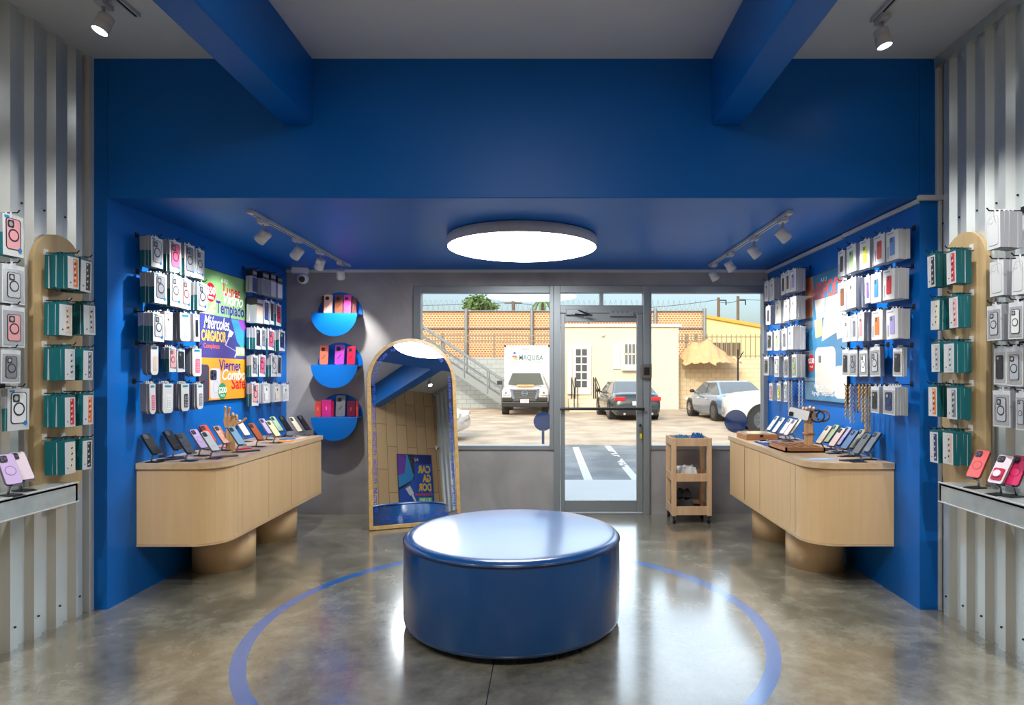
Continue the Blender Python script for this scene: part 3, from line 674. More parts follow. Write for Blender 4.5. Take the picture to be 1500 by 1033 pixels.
for px, ya, yb2, m, lab in ((1173, 560, 600, SILV, 'silver beaded chain on the far right panel'), (1157.5, 560, 606, SILV, 'long silver chain beside the yellow-cased bag')):
    chain(px, ya, yb2, m, 2.2, lab)

# ------------------------------------------------------------------ phones on stands
def make_phone(col, seed, lens=True):
    """phone case leaning back; bottom centre at origin, back of the case (seen side) faces -y"""
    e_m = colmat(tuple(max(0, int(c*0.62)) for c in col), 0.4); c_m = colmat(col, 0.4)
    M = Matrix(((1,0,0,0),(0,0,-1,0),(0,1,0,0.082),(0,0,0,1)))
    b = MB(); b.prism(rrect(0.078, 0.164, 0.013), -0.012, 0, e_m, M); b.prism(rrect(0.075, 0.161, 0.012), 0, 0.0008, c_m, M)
    return b, M, c_m, e_m
stand_src = []
def stand_mesh():
    if stand_src: return copy_tree(stand_src[0])
    e = MB().box(-0.03, 0.03, -0.012, 0.07, 0, 0.005, M_darkwire).box(-0.03, 0.03, -0.03, -0.012, 0, 0.003, M_black).build('phone_stand')
    MB().tube([(0, 0.05, 0.004), (0, 0.04, 0.04), (0, 0.018, 0.062)], 0.006, M_steel, seg=8).build('stem', e)
    MB().box(-0.025, 0.025, -0.018, 0.02, 0.05, 0.054, M_steel).box(-0.025, 0.025, -0.019, -0.0175, 0.05, 0.062, M_steel).box(-0.025, 0.025, 0.014, 0.018, 0.054, 0.09, M_steel, Matrix.Translation((0, 0.006, 0)) ).build('cradle', e)
    stand_src.append(e); return e
def phone(px, py, col, cname, side, base, label, yaw=10, lean=36, extra=None, slab='phone stand'):
    s = 1 if side < 0 else -1
    dz = 0.06
    y = (H-base-dz)*F/(py-Y0); x = (px-X0)*y/F
    xl = max(x, (XL if base > 0.87 else CL+0.04)+0.122) if side < 0 else min(x, (XR if base > 0.87 else CR-0.04)-0.122)
    if xl != x: x = xl; y = x*F/(px-X0)
    rz = (PI/2 if side < 0 else -PI/2) - s*math.radians(yaw)
    b, M, c_m, e_m = make_phone(col, int(px))
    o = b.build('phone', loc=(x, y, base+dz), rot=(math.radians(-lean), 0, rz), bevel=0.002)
    tag(o, label, 'phone', 'phones on stands')
    cb_ = MB(); cb_.prism(rrect(0.036, 0.036, 0.009, cx=-0.016, cy=0.056), 0.0008, 0.004, INK if sum(col) > 150 else colmat((70, 72, 78)), M)
    cam_o = cb_.build('camera_bump', o)
    ln = MB()
    for (u, v) in ((-0.024, 0.064), (-0.024, 0.048), (-0.008, 0.056)): ln.prism(circ(u, v, 0.0065, 12), 0.004, 0.0055, colmat((90, 94, 102), 0.2), M)
    ln.build('lens', cam_o)
    if extra == 'ring':
        r_ = MB(); r_.prism(circ(0, -0.01, 0.026, 24), 0.0008, 0.0012, e_m if sum(col) > 200 else colmat((120, 124, 130)), M); r_.prism(circ(0, -0.01, 0.0225, 24), 0.0012, 0.0016, c_m, M); r_.build('magnet_ring', o)
    if extra == 'grip':
        r_ = MB(); r_.prism(rrect(0.056, 0.066, 0.008, cy=-0.03), 0.0008, 0.006, colmat((178, 20, 60)), M); r_.prism(circ(0, -0.03, 0.019, 20), 0.006, 0.014, colmat((236, 214, 222)), M); r_.build('wallet_grip', o)
    st = stand_mesh(); st.location = (x, y, base); st.rotation_euler = (0, 0, rz)
    tag(st, 'small metal stand under the '+label.split(' phone')[0]+' phone, '+label.split(', ')[-1], 'phone stand', 'phone stands')
    return o
LC = 'left counter'
LPH = [(231,663,(38,40,44),'black phone, nearest the camera, left counter',None), (262,655,(30,32,36),'black phone behind the slate one, left counter',None), (281,663,(70,76,86),'slate grey phone with ring, left counter','ring'),
 (300,656,(190,170,214),'pale lilac phone with ring, left counter','ring'), (317,660,(206,214,218),'whitish grey phone at the counter edge, left counter',None), (313,643,(220,74,40),'red-orange phone at the back, left counter',None),
 (333,649,(232,178,160),'peach phone with ring beside the wooden hand, left counter','ring'), (355,651,(150,192,222),'light blue phone before the wooden hand, left counter',None), (363,636,(224,206,214),'pale pink phone behind the light blue, left counter',None),
 (383,644,(186,96,44),'burnt orange phone, left counter',None), (397,635,(178,166,216),'lilac phone beyond the orange one, left counter',None), (408,639,(222,218,170),'cream yellow phone, left counter',None),
 (412,631,(176,206,176),'pale green phone, left counter',None), (425,630,(28,30,34),'black phone against the wall end, left counter',None), (440,632,(226,216,190),'cream phone near the far end, left counter',None), (452,629,(26,28,32),'black phone farthest from camera, left counter',None)]
for px, py, col, lab, ex in LPH: phone(px, py, col, '', -1, CT, lab, extra=ex)
RPH = [(1125,630,(176,190,206),'blue-grey phone farthest from camera, right counter',None), (1133,633,(196,208,204),'pale grey-green phone, second from far end, right counter',None), (1144,635,(214,206,200),'pale stone phone at the far end, right counter',None),
 (1150,637,(226,186,186),'pale pink phone at the far end, right counter',None), (1157,635,(196,206,182),'pale green phone beside the wooden hand, right counter',None), (1198,649,(196,186,170),'taupe phone just past the wooden hand, right counter',None),
 (1209,647,(170,186,130),'olive green phone, right counter',None), (1217,653,(200,176,170),'dusty rose phone, right counter',None), (1226,650,(150,150,190),'greyish lilac phone, right counter',None),
 (1235,657,(84,110,150),'denim blue phone, right counter',None), (1246,656,(146,142,132),'warm grey phone, right counter',None), (1252,664,(84,88,90),'dark grey phone at the counter edge, right counter',None), (1267,661,(112,120,134),'steel grey phone nearest the camera, right counter',None)]
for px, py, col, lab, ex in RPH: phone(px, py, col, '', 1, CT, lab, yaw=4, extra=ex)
phone(22, 709, (196, 170, 214), '', -1, LT, 'pastel pink and blue phone with ring, left ledge', yaw=16, lean=26, extra='ring')
phone(40, 700, (214, 196, 206), '', -1, LT, 'clear pinkish phone behind the pastel one, left ledge', yaw=16, lean=30)
phone(1424, 699, (224, 92, 92), '', 1, LT, 'coral red phone with ring, right ledge', yaw=16, lean=30, extra='ring')
phone(1456, 708, (226, 206, 216), '', 1, LT, 'pale phone with a wine-red wallet grip, right ledge', yaw=16, lean=32, extra='grip')
phone(1479, 702, (206, 40, 96), '', 1, LT, 'magenta phone with ring, right ledge', yaw=18, lean=30, extra='ring')

# flat cards and covers on the counters
def flat(px, py, dx_, dy_, col, name, label, cat, rz=0, base=CT, th=0.006):
    y = (H-base-th)*F/(py-Y0); x = (px-X0)*y/F
    b = MB(); b.prism(rrect(dx_, dy_, min(dx_, dy_)*0.18), 0, th, colmat(col, 0.35)); b.prism(rrect(dx_*0.6, dy_*0.3, min(dx_, dy_)*0.08, cy=dy_*0.2), th, th+0.0006, colmat(tuple(min(255, c+50) for c in col)))
    o = b.build(name, loc=(x, y, base), rz=rz); return tag(o, label, cat, 'flat things lying on the counters')
flat(251, 672, 0.09, 0.17, (22, 24, 30), 'phone_cover', 'black phone cover lying flat near the slate phone', 'phone cover', -0.7)
flat(330, 668, 0.08, 0.16, (40, 50, 74), 'phone_cover', 'dark blue phone cover lying at the left counter edge', 'phone cover', -0.8)
flat(356, 657, 0.07, 0.12, (200, 26, 50), 'phone_cover', 'bright red cover under the light blue phone', 'phone cover', -0.6)
flat(327, 655, 0.06, 0.12, (220, 70, 40), 'phone_cover', 'red-orange cover lying before the peach phone', 'phone cover', -0.9)
flat(367, 660, 0.07, 0.13, (40, 40, 46), 'phone_cover', 'dark cover lying on the left counter before the orange phone', 'phone cover', -0.9)
flat(418, 645.5, 0.10, 0.12, (230, 150, 50), 'price_card', 'orange card lying on the left counter', 'card', -0.8)
flat(421, 642.5, 0.09, 0.12, (70, 110, 200), 'price_card', 'blue card lying next to the orange card', 'card', -0.5)
flat(438, 641, 0.09, 0.12, (226, 206, 220), 'price_card', 'pale pink card on the far end of the left counter', 'card', -0.6)
flat(1203, 672.5, 0.22, 0.10, (176, 196, 224), 'price_sheet', 'pale blue sheet lying at the right counter edge', 'sheet', 0.1, th=0.002)
flat(1248, 673.5, 0.18, 0.06, (22, 22, 26), 'phone_cover', 'black cover lying flat in front of the grey phones', 'phone cover', 0.3)

# watch-strap tray, wooden box and blue bracelet cloth on the right counter
y0 = (H-CT)*F/(667.5-Y0)
t = MB(); x0, x1, ya, yb2 = 0, 0.30, 0, 0.36
t.box(0, 0.30, 0, 0.36, 0, 0.012, M_walnut); t.box(0, 0.30, 0, 0.012, 0, 0.04, M_walnut); t.box(0, 0.30, 0.348, 0.36, 0, 0.04, M_walnut); t.box(0, 0.012, 0, 0.36, 0, 0.04, M_walnut); t.box(0.288, 0.30, 0, 0.36, 0, 0.04, M_walnut)
for k in range(1, 5): t.box(0.06*k-0.003, 0.06*k+0.003, 0.012, 0.348, 0.012, 0.037, M_walnut)
for k in range(1, 6): t.box(0.012, 0.288, 0.06*k-0.003, 0.06*k+0.003, 0.012, 0.037, M_walnut)
tray = t.build('compartment_tray', loc=(1.815, 4.74, CT), rz=0); tag(tray, 'open wooden tray with square compartments on the right counter', 'tray')
pd = MB()
for i in range(5):
    for j in range(6):
        pd.box(0.012+0.056*i+0.006, 0.012+0.056*i+0.05, 0.014+0.057*j+0.004, 0.014+0.057*j+0.05, 0.012, 0.03, [PALE, INK, CARDW, CARDG][(i*3+j*5) % 4])
pd.build('compartment_liner', tray)
bx = MB(); bx.box(0, 0.28, 0, 0.30, 0, 0.05, M_walnut); o = bx.build('wooden_box', loc=(1.80, 5.62, CT), bevel=0.003); tag(o, 'closed shallow wooden box at the far end of the right counter', 'box')
MB().box(0.012, 0.268, 0.012, 0.288, 0.05, 0.058, mat('box_glass', (196, 172, 140), 0.15)).build('lid_panel', o)
MB().box(0.12, 0.15, -0.003, 0.0, 0.03, 0.05, M_black).build('clasp', o)
cl = MB(); cl.prism(rrect(0.22, 0.42, 0.04), 0, 0.006, colmat((24, 50, 130), 0.7)); o = cl.build('blue_cloth', loc=(1.93, 5.30, CT)); tag(o, 'blue cloth with bracelets laid on the right counter', 'cloth')
rnd = random.Random(3)
for k in range(5):
    b = MB(); pts = [(0.05*math.cos(a*PI/8)*1.0, 0.034*math.sin(a*PI/8), 0.004) for a in range(17)]
    b.tube(pts, 0.004, SILV if k % 2 else INK, seg=5); b.ball((0.05, 0, 0.006), 0.008, SILV, 8)
    tag(b.build('bracelet', loc=(1.92+rnd.uniform(-0.04, 0.04), 5.14+0.08*k, CT+0.007), rz=rnd.uniform(0, 3)), 'bead bracelet lying on the blue cloth', 'bracelet', 'bracelets on the blue cloth')

# ------------------------------------------------------------------ jointed wooden hands
def mannequin_hand(loc, rz, post_h, label, fingers, post_label):
    p = MB(); p.box(-0.033, 0.033, -0.033, 0.033, 0, post_h, M_blockwood)
    tag(p.build('wooden_post', loc=loc, rz=rz, bevel=0.003), post_label, 'post')
    e = empty('wooden_hand', (loc[0], loc[1], loc[2]+post_h), label, 'mannequin hand', rz=rz)
    pm = MB(); pm.prism([(-0.04, 0.0), (-0.05, 0.05), (-0.045, 0.085), (0.045, 0.085), (0.05, 0.04), (0.035, 0.0)], -0.013, 0.013, M_blockwood, Matrix(((1,0,0,0),(0,0,-1,0),(0,1,0,0.012),(0,0,0,1))))
    pm.build('palm', e, bevel=0.006, seg=3)
    MB().cyl((0, 0, 0), (0, 0, 0.016), 0.022, M_blockwood, seg=16).build('wrist', e)
    for (bx_, bz_, segs) in fingers:
        f_ = MB(); p0 = Vector((bx_, -0.002, bz_))
        for (dx_, dy_, dz_, ln_) in segs:
            d_ = Vector((dx_, dy_, dz_)).normalized(); p1 = p0+d_*ln_
            f_.cyl(p0+d_*0.003, p1-d_*0.003, 0.010, M_blockwood, r1=0.009, seg=12); f_.ball(tuple(p0), 0.0095, M_blockwood, 10); p0 = p1
        f_.ball(tuple(p0), 0.0095, M_blockwood, 10); f_.build('finger' if bz_ > 0.06 else 'thumb', e)
    return e
LFIN = [(-0.036, 0.095, [(0, 0.1, 1, 0.035), (0, -0.2, 1, 0.026), (0, -0.3, 1, 0.018)]), (-0.013, 0.098, [(0, 0.1, 1, 0.032), (0.1, -0.5, 0.9, 0.026), (0.3, -0.7, 0.8, 0.018)]),
        (0.012, 0.098, [(0.1, -0.7, 0.7, 0.032), (0.1, -1, 0, 0.024), (0, -0.8, -0.6, 0.018)]), (0.035, 0.093, [(0.2, -0.8, 0.4, 0.03), (0.1, -0.9, -0.4, 0.022), (0, -0.4, -0.9, 0.016)]),
        (0.046, 0.04, [(1, -0.2, 0.3, 0.03), (0.8, -0.3, 0.7, 0.026), (0.9, -0.2, 0.8, 0.02)])]
mannequin_hand((-2.50, 4.93, CT), 0.5, 0.165, 'jointed wooden hand on a post on the left counter, fingers curled', LFIN, 'square wooden post carrying the hand on the left counter')
RFIN = [(-0.036, 0.095, [(0, -0.5, 1, 0.03), (0, -1, 0.3, 0.024), (0, -0.8, -0.5, 0.018)]), (-0.013, 0.098, [(0, -0.5, 1, 0.03), (0, -1, 0.2, 0.024), (0, -0.8, -0.6, 0.018)]),
        (0.012, 0.098, [(0, -0.4, 1, 0.032), (0, -1, 0.4, 0.024), (0, -0.8, -0.5, 0.018)]), (0.035, 0.093, [(0.1, -0.4, 1, 0.03), (0.1, -0.9, 0.4, 0.022), (0, -0.8, -0.4, 0.016)]),
        (-0.046, 0.04, [(-1, -0.3, 0.3, 0.03), (-0.6, -0.6, 0.5, 0.024), (-0.3, -0.6, 0.7, 0.018)])]
mannequin_hand((2.10, 5.00, CT), -0.5, 0.20, 'jointed wooden hand holding a white case, right counter', RFIN, 'square wooden post carrying the hand on the right counter')
b, M, c_m, e_m = make_phone((232, 232, 228), 1)
o = b.build('phone_case', loc=(2.07, 4.93, CT+0.265), rot=(math.radians(-20), math.radians(-78), -0.4), bevel=0.002); tag(o, 'white phone case held by the wooden hand', 'phone case')
MB().prism(rrect(0.036, 0.036, 0.009, cx=-0.016, cy=0.056), 0.0008, 0.004, INK, M).build('camera_hole', o)
for (cx_, rr_, lab, m_) in ((2.145, 0.05, 'black wrist strap looped over the wooden hand', M_black), (2.19, 0.045, 'brown wrist strap looped beside the black one', colmat((96, 60, 44), 0.5))):
    b = MB(); pts = [(rr_*math.cos(a*PI/10), 0.02*math.sin(a*PI/10), rr_*0.9*math.sin(a*PI/10)) for a in range(-8, 12)]
    b.tube(pts, 0.008, m_, seg=8); tag(b.build('wrist_strap', loc=(cx_, 4.95, CT+0.265), rz=-0.5), lab, 'wrist strap', 'straps on the wooden hand')
b = MB()
for a in range(20):
    an = 2*PI*a/20; b.ball((0.041*math.cos(an), 0.041*math.sin(an), 0.004*math.sin(3*an)), 0.0085, M_walnut, 8)
tag(b.build('bead_bracelet', loc=(2.10, 5.00, CT+0.12), rz=0), 'brown bead bracelet around the right wooden post', 'bracelet')

# ------------------------------------------------------------------ half-disc shelves
def half_shelf(z, lab):
    X, R_ = -2.184, 0.238
    e = empty('half_disc_shelf', (X, YB, z), lab, 'shelf', 'round blue shelves')
    up = [(R_*math.cos(PI*i/32), R_*math.sin(PI*i/32)) for i in range(33)]
    lo = [(R_*math.cos(PI+PI*i/32), R_*math.sin(PI+PI*i/32)) for i in range(33)]
    MX = Matrix(((1,0,0,0),(0,0,-1,0),(0,1,0,0),(0,0,0,1)))
    MB().prism(up, 0.0, 0.016, M_blue, MX).build('back_disc', e)
    MB().prism(lo, 0.195, 0.211, M_blue, MX).build('front_disc', e)
    MB().box(-R_, R_, -0.2, 0, -0.016, 0, M_blue).build('shelf_board', e)
for z, lab in ((2.106, 'blue half-disc shelf, topmost of three on the grey wall'), (1.575, 'blue half-disc shelf, middle one of three on the grey wall'), (1.033, 'blue half-disc shelf, lowest of three on the grey wall')): half_shelf(z, lab)
def shelf_box(px0, px1, ytop, z, col, label, y=6.50, d=0.03, case=False, dark=None):
    x0, x1 = (px0-X0)*y/F, (px1-X0)*y/F; h = H+(Y0-ytop)*y/F-z
    w_ = x1-x0
    b = MB(); MX = Matrix(((1,0,0,0),(0,0,-1,0),(0,1,0,h/2),(0,0,0,1)))
    if case:
        b.prism(rrect(w_, h, w_*0.15), -0.012, 0, colmat(col, 0.35), MX); o = b.build('phone_case', loc=((x0+x1)/2, y, z+0.004), rot=(-0.12, 0, 0), bevel=0.002)
        MB().prism(rrect(w_*0.42, w_*0.42, w_*0.1, cx=-w_*0.12, cy=h*0.3), 0, 0.003, INK, MX).build('camera_hole', o)
        MB().box(-w_*0.3, w_*0.3, -0.004, 0, 0, 0.006, colmat(tuple(int(c*0.6) for c in col)), Matrix.Translation((0, 0, h*0.4)) @ Matrix.Rotation(-0.9, 4, 'Y')).build('finger_strap', o)
        tag(o, label, 'phone case', 'cases on the round shelves')
    else:
        b.box(-w_/2, w_/2, 0, d, 0, h, colmat(col, 0.45)); o = b.build('case_package', loc=((x0+x1)/2, y, z+0.001), bevel=0.002)
        MB().box(-w_*0.06, w_*0.06, -0.001, 0, h*0.4, h*0.62, colmat(tuple(min(255, c+70) for c in col))).build('printed_mark', o)
        tag(o, label, 'box', 'boxes on the round shelves')
    return o
S1, S2, S3 = 2.106, 1.575, 1.033
shelf_box(471, 477, 434, S1, (96, 44, 40), 'dark brown box behind the cream case, top round shelf', 6.53)
shelf_box(474, 486, 431.5, S1, (230, 180, 160), 'cream pink phone case, top round shelf', 6.47, case=True)
shelf_box(490, 501.5, 432, S1, (120, 66, 46), 'brown phone case, top round shelf', 6.48, case=True)
shelf_box(503, 513.5, 432, S1, (222, 60, 150), 'magenta phone case, top round shelf', 6.48, case=True)
shelf_box(514, 522, 437, S1, (104, 36, 34), 'maroon brown box at the right, top round shelf', 6.52)
shelf_box(468, 480, 506.5, S2, (226, 108, 84), 'coral phone case, middle round shelf', 6.48, case=True)
shelf_box(490, 503.5, 505.5, S2, (180, 70, 180), 'purple phone case, middle round shelf', 6.48, case=True)
shelf_box(508, 519.5, 507.5, S2, (226, 30, 70), 'red phone case, middle round shelf', 6.48, case=True)
shelf_box(461.5, 470, 588, S3, (214, 70, 64), 'coral red box at the left, lowest round shelf', 6.47)
shelf_box(471, 485, 586, S3, (196, 40, 120), 'magenta box, lowest round shelf', 6.45)
shelf_box(485.5, 488.5, 588, S3, (190, 20, 50), 'thin red box edge beside the magenta box, lowest round shelf', 6.48)
shelf_box(491.5, 505, 580, S3, (130, 134, 136), 'grey phone case in the centre, lowest round shelf', 6.50, case=True)
shelf_box(508, 520, 588, S3, (98, 10, 40), 'maroon box, lowest round shelf', 6.47)
shelf_box(520.5, 524.5, 588, S3, (206, 60, 70), 'coral box edge at the right, lowest round shelf', 6.5)

# security cameras
def cctv(loc, rz, label, s=1.0):
    e = MB().box(-0.055*s, 0.055*s, -0.03*s, 0.03*s, -0.04*s, 0, M_white).build('security_camera', loc=loc, rz=rz, bevel=0.006)
    MB().ball((0.02*s, -0.02*s, -0.075*s), 0.04*s, M_white, 20).build('dome', e)
    MB().cyl((0.02*s, -0.045*s, -0.082*s), (0.02*s, -0.062*s, -0.088*s), 0.02*s, M_black, seg=16).build('camera_lens', e)
    tag(e, label, 'security camera', 'security cameras')
x, z = at(440, 392, 6.5); cctv((x, 6.5, SOF), 0.2, 'white dome security camera under the recess ceiling, back left corner', 1.5)
cctv((CR-0.10, YP+0.12, 2.28), PI, 'white security camera seen only in the mirror, high on the right', 0.8)

# ------------------------------------------------------------------ arched mirror
yaw, tilt = math.radians(21), math.radians(10)
e = empty('standing_mirror', (-1.673, 5.88, 0), 'tall arched mirror in a light wooden frame leaning by the window', 'mirror', rot=(0, 0, 0))
ux = Vector((math.cos(yaw), math.sin(yaw), 0)); up = Vector((-math.sin(yaw)*math.sin(tilt), math.cos(yaw)*math.sin(tilt), math.cos(tilt))); nn = ux.cross(up)  # points to the room
Mm = Matrix(((ux.x, up.x, nn.x, 0), (ux.y, up.y, nn.y, 0), (ux.z, up.z, nn.z, 0), (0, 0, 0, 1)))
e.matrix_world = Matrix.Translation((-1.673, 5.88, 0.004)) @ Mm
W_, HT = 0.88, 1.865; R_ = W_/2
def arch(ins, n=40):
    r = R_-ins
    return [(W_-ins, ins), (W_-ins, HT-R_)]+[(R_+r*math.cos(PI*i/n), HT-R_+r*math.sin(PI*i/n)) for i in range(1, n)]+[(ins, HT-R_), (ins, ins)]
def ring_mesh(b, o_, i_, z0, z1, m):
    n_ = len(o_); vs = [(x, y, z) for z in (z0, z1) for x, y in o_]+[(x, y, z) for z in (z0, z1) for x, y in i_]
    fs = []
    for k in range(n_):
        j = (k+1) % n_
        fs += [(k, j, n_+j, n_+k), (n_+k, n_+j, 3*n_+j, 3*n_+k), (3*n_+k, 3*n_+j, 2*n_+j, 2*n_+k), (2*n_+k, 2*n_+j, j, k)]
    b.add(vs, fs, m)
b = MB(); ring_mesh(b, arch(0), arch(0.036), -0.03, 0.006, M_frame); b.build('frame', e, bevel=0.002)
b = MB(); b.prism(arch(0.03), -0.028, -0.006, M_black); b.prism(arch(0.034), -0.006, -0.001, M_mirror); b.build('mirror_glass', e)
TXT = colmat((30, 70, 196), 0.5)
side_x = 0.075
def letters(M, w_, size, bend=None):
    b = MB(); b.text('A.JU CELLSTORE', size, TXT, M, 0.0, bold=0.02, width=w_, bend=bend); b.build('lettering', e)
for k in range(5):
    y0_ = 0.16+k*0.27
    letters(Matrix.Translation((side_x, y0_, 0)) @ Matrix.Rotation(PI/2, 4, 'Z'), 0.235, 0.036)
    letters(Matrix.Translation((W_-side_x, y0_+0.235, 0)) @ Matrix.Rotation(-PI/2, 4, 'Z'), 0.235, 0.036)
for k, a0 in enumerate((PI-0.12, PI-0.98, PI-1.84)):
    r = R_-0.085
    def bend(x, y, h, a0=a0, r=r):
        a = a0-x/r; return (R_+(r+y)*math.cos(a), HT-R_+(r+y)*math.sin(a), h)
    letters(None, 0.26, 0.040, bend)
for k in range(2): letters(Matrix.Translation((0.12+0.36*k, 0.085, 0)), 0.28, 0.040)

# ------------------------------------------------------------------ posters
def poster(origin, xdir, w_, h_, label, thick=0.018, glossy=0.25):
    M = frame_M(origin, xdir, (0, 0, 1))
    e = MB().box(-0.006, w_+0.006, -0.006, h_+0.006, 0, thick, M_black, M).build('poster'); tag(e, label, 'poster', 'offer posters')
    return e, M @ Matrix.Translation((0, 0, thick)), MB()
def pc(c, gl=0.25): return colmat(c, gl)
# 1. weekday offers
W1, H1 = 0.76, 1.065
e, M, b = poster((XL+0.003, 4.91, 1.266), (0, 1, 0), W1, H1, 'weekday offers poster in green, purple and orange on the left blue wall')
T = lambda x, y, z=0: M @ Matrix.Translation((x, y, z))
b.box(0, W1, H1*0.655, H1, 0, 0.001, pc((134, 184, 122)), M); b.box(0, W1, H1*0.325, H1*0.655, 0, 0.001, pc((64, 66, 134)), M); b.box(0, W1, 0, H1*0.325, 0, 0.001, pc((240, 156, 44)), M)
b.text('A J U', 0.05, pc((240, 244, 240)), T(0.33, 0.985), 0.0012, bold=0.01)
b.prism(circ(0.17, 0.88, 0.078, 32), 0.001, 0.0016, pc((206, 30, 50)), M); b.text('$50', 0.085, pc((250, 250, 250)), T(0.105, 0.865), 0.002, bold=0.027, width=0.13); b.text('PESOS', 0.03, pc((250, 250, 250)), T(0.13, 0.825), 0.002, bold=0.01)
b.text('Lunes', 0.14, pc((206, 40, 60)), T(0.36, 0.885), 0.0013, bold=0.027, width=0.29)
b.text('Vidrio', 0.15, pc((246, 248, 244)), T(0.34, 0.81), 0.0019, bold=0.02, shear=0.35, width=0.34)
b.text('Templado', 0.14, pc((54, 40, 130)), T(0.25, 0.725), 0.0016, bold=0.027, width=0.48)
skin = pc((232, 176, 150)); b.prism([(0, 0.70), (0.12, 0.72), (0.2, 0.80), (0.25, 0.815), (0.24, 0.775), (0.19, 0.745), (0.26, 0.735), (0.23, 0.71), (0.1, 0.70)], 0.001, 0.0015, skin, M)
b.text('Miércoles', 0.15, pc((250, 250, 250)), T(0.06, 0.585), 0.0019, bold=0.01, shear=0.3, width=0.40)
b.text('CARGADOR', 0.12, pc((246, 196, 60)), T(0.03, 0.485), 0.0015, bold=0.027, width=0.38); b.text('Completos', 0.055, pc((230, 104, 74)), T(0.06, 0.425), 0.0015, bold=0.01)
b.prism([(0.5, 0.69), (0.70, 0.69), (0.76, 0.62), (0.76, 0.48), (0.69, 0.44), (0.6, 0.5)], 0.001, 0.0014, pc((60, 150, 214)), M); b.prism([(0.62, 0.695), (0.76, 0.695), (0.76, 0.60), (0.68, 0.61)], 0.0014, 0.0017, pc((150, 80, 190)), M)
b.prism([(0.50, 0.535), (0.54, 0.575), (0.47, 0.60), (0.44, 0.53)], 0.0014, 0.002, pc((236, 240, 250)), M)
for q in (((0.47, 0.54), (0.40, 0.46)), ((0.40, 0.46), (0.60, 0.41)), ((0.60, 0.41), (0.56, 0.36))): b.prism([(q[0][0]-0.008, q[0][1]), (q[0][0]+0.008, q[0][1]), (q[1][0]+0.008, q[1][1]), (q[1][0]-0.008, q[1][1])], 0.0014, 0.002, pc((200, 190, 236)), M)
b.box(0.58, 0.74, 0.375, 0.455, 0.001, 0.0018, pc((150, 196, 110)), M); b.text('$190', 0.075, pc((250, 250, 250)), T(0.59, 0.39), 0.0022, bold=0.027, width=0.14)
b.prism(rrect(0.15, 0.30, 0.03, cx=0.07, cy=0.14), 0.001, 0.0014, pc((70, 64, 80)), M); b.prism(rrect(0.16, 0.25, 0.03, cx=0.24, cy=0.135), 0.0014, 0.002, pc((206, 206, 212)), M)
b.prism(rrect(0.10, 0.085, 0.02, cx=0.21, cy=0.205), 0.002, 0.0024, pc((60, 62, 70)), M)
for q in ((0.19, 0.225), (0.19, 0.188), (0.23, 0.206)): b.prism(circ(q[0], q[1], 0.015, 16), 0.0024, 0.0028, pc((20, 20, 24)), M)
b.prism(circ(0.25, 0.105, 0.05, 24), 0.002, 0.0022, pc((190, 192, 200)), M); b.prism(circ(0.25, 0.105, 0.042, 24), 0.0022, 0.0024, pc((208, 208, 214)), M)
b.text('Viernes', 0.13, pc((40, 44, 120)), T(0.30, 0.245), 0.0015, bold=0.027, width=0.37); b.text('Combo', 0.13, pc((250, 246, 238)), T(0.33, 0.165), 0.0022, bold=0.01, shear=0.3, width=0.40); b.text('Safe', 0.14, pc((206, 36, 40)), T(0.50, 0.085), 0.0018, bold=0.027, width=0.25)
b.prism(circ(0.35, 0.07, 0.07, 32), 0.0024, 0.003, pc((52, 150, 90)), M); b.text('$200', 0.07, pc((250, 250, 250)), T(0.288, 0.055), 0.0034, bold=0.027, width=0.125); b.text('PESOS', 0.025, pc((250, 250, 250)), T(0.32, 0.025), 0.0034, bold=0.01)
b.build('print', e)
# 2. earphones poster, right wall (reads with its right side towards the camera)
W2, H2 = 0.78, 1.075
yl = XR*F/(1183-X0)
e, M, b = poster((XR-0.003, yl, 1.255), (0, -1, 0), W2, H2, 'glossy earphone poster in teal, orange and white on the right blue wall', glossy=0.1)
T = lambda x, y, z=0: M @ Matrix.Translation((x, y, z)); g = lambda c: colmat(c, 0.08)
b.box(0, W2, 0, H2, 0, 0.001, g((66, 128, 168)), M); b.box(0, 0.16, 0.72, H2, 0.001, 0.0013, g((214, 138, 84)), M)
b.text('A J U', 0.05, g((220, 234, 240)), T(0.32, 1.0), 0.0012, bold=0.01)
b.text('AIRPODS', 0.2, g((206, 92, 84)), T(0.13, 0.86), 0.0016, bold=0.03, width=0.62)
b.prism([(0.2, 0.86), (0.40, 0.86), (0.38, 0.70), (0.24, 0.69)], 0.0013, 0.002, g((214, 208, 196)), M)
b.prism([(0.42, 0.86), (0.56, 0.86), (0.62, 0.56), (0.34, 0.5)], 0.0014, 0.0022, g((218, 210, 196)), M); b.prism([(0.56, 0.86), (0.76, 0.88), (0.76, 0.52), (0.62, 0.5)], 0.0014, 0.0024, g((222, 216, 204)), M)
b.prism([(0.2, 0.69), (0.34, 0.7), (0.36, 0.55), (0.22, 0.53)], 0.0014, 0.0022, g((214, 178, 140)), M)
b.prism(rrect(0.38, 0.38, 0.06, cx=0.40, cy=0.26), 0.0014, 0.0022, g((212, 208, 198)), M); b.box(0.28, 0.33, 0.32, 0.38, 0.0022, 0.0026, g((110, 110, 110)), M)
b.prism(circ(0.13, 0.32, 0.075, 28), 0.0022, 0.0028, g((206, 60, 56)), M); b.text('$250', 0.06, g((250, 250, 250)), T(0.075, 0.32), 0.0032, bold=0.027, width=0.115); b.text('PESOS', 0.025, g((250, 250, 250)), T(0.10, 0.28), 0.0032, bold=0.01)
b.prism(rrect(0.2, 0.26, 0.05, cx=0.68, cy=0.16), 0.0022, 0.003, g((236, 234, 226)), M)
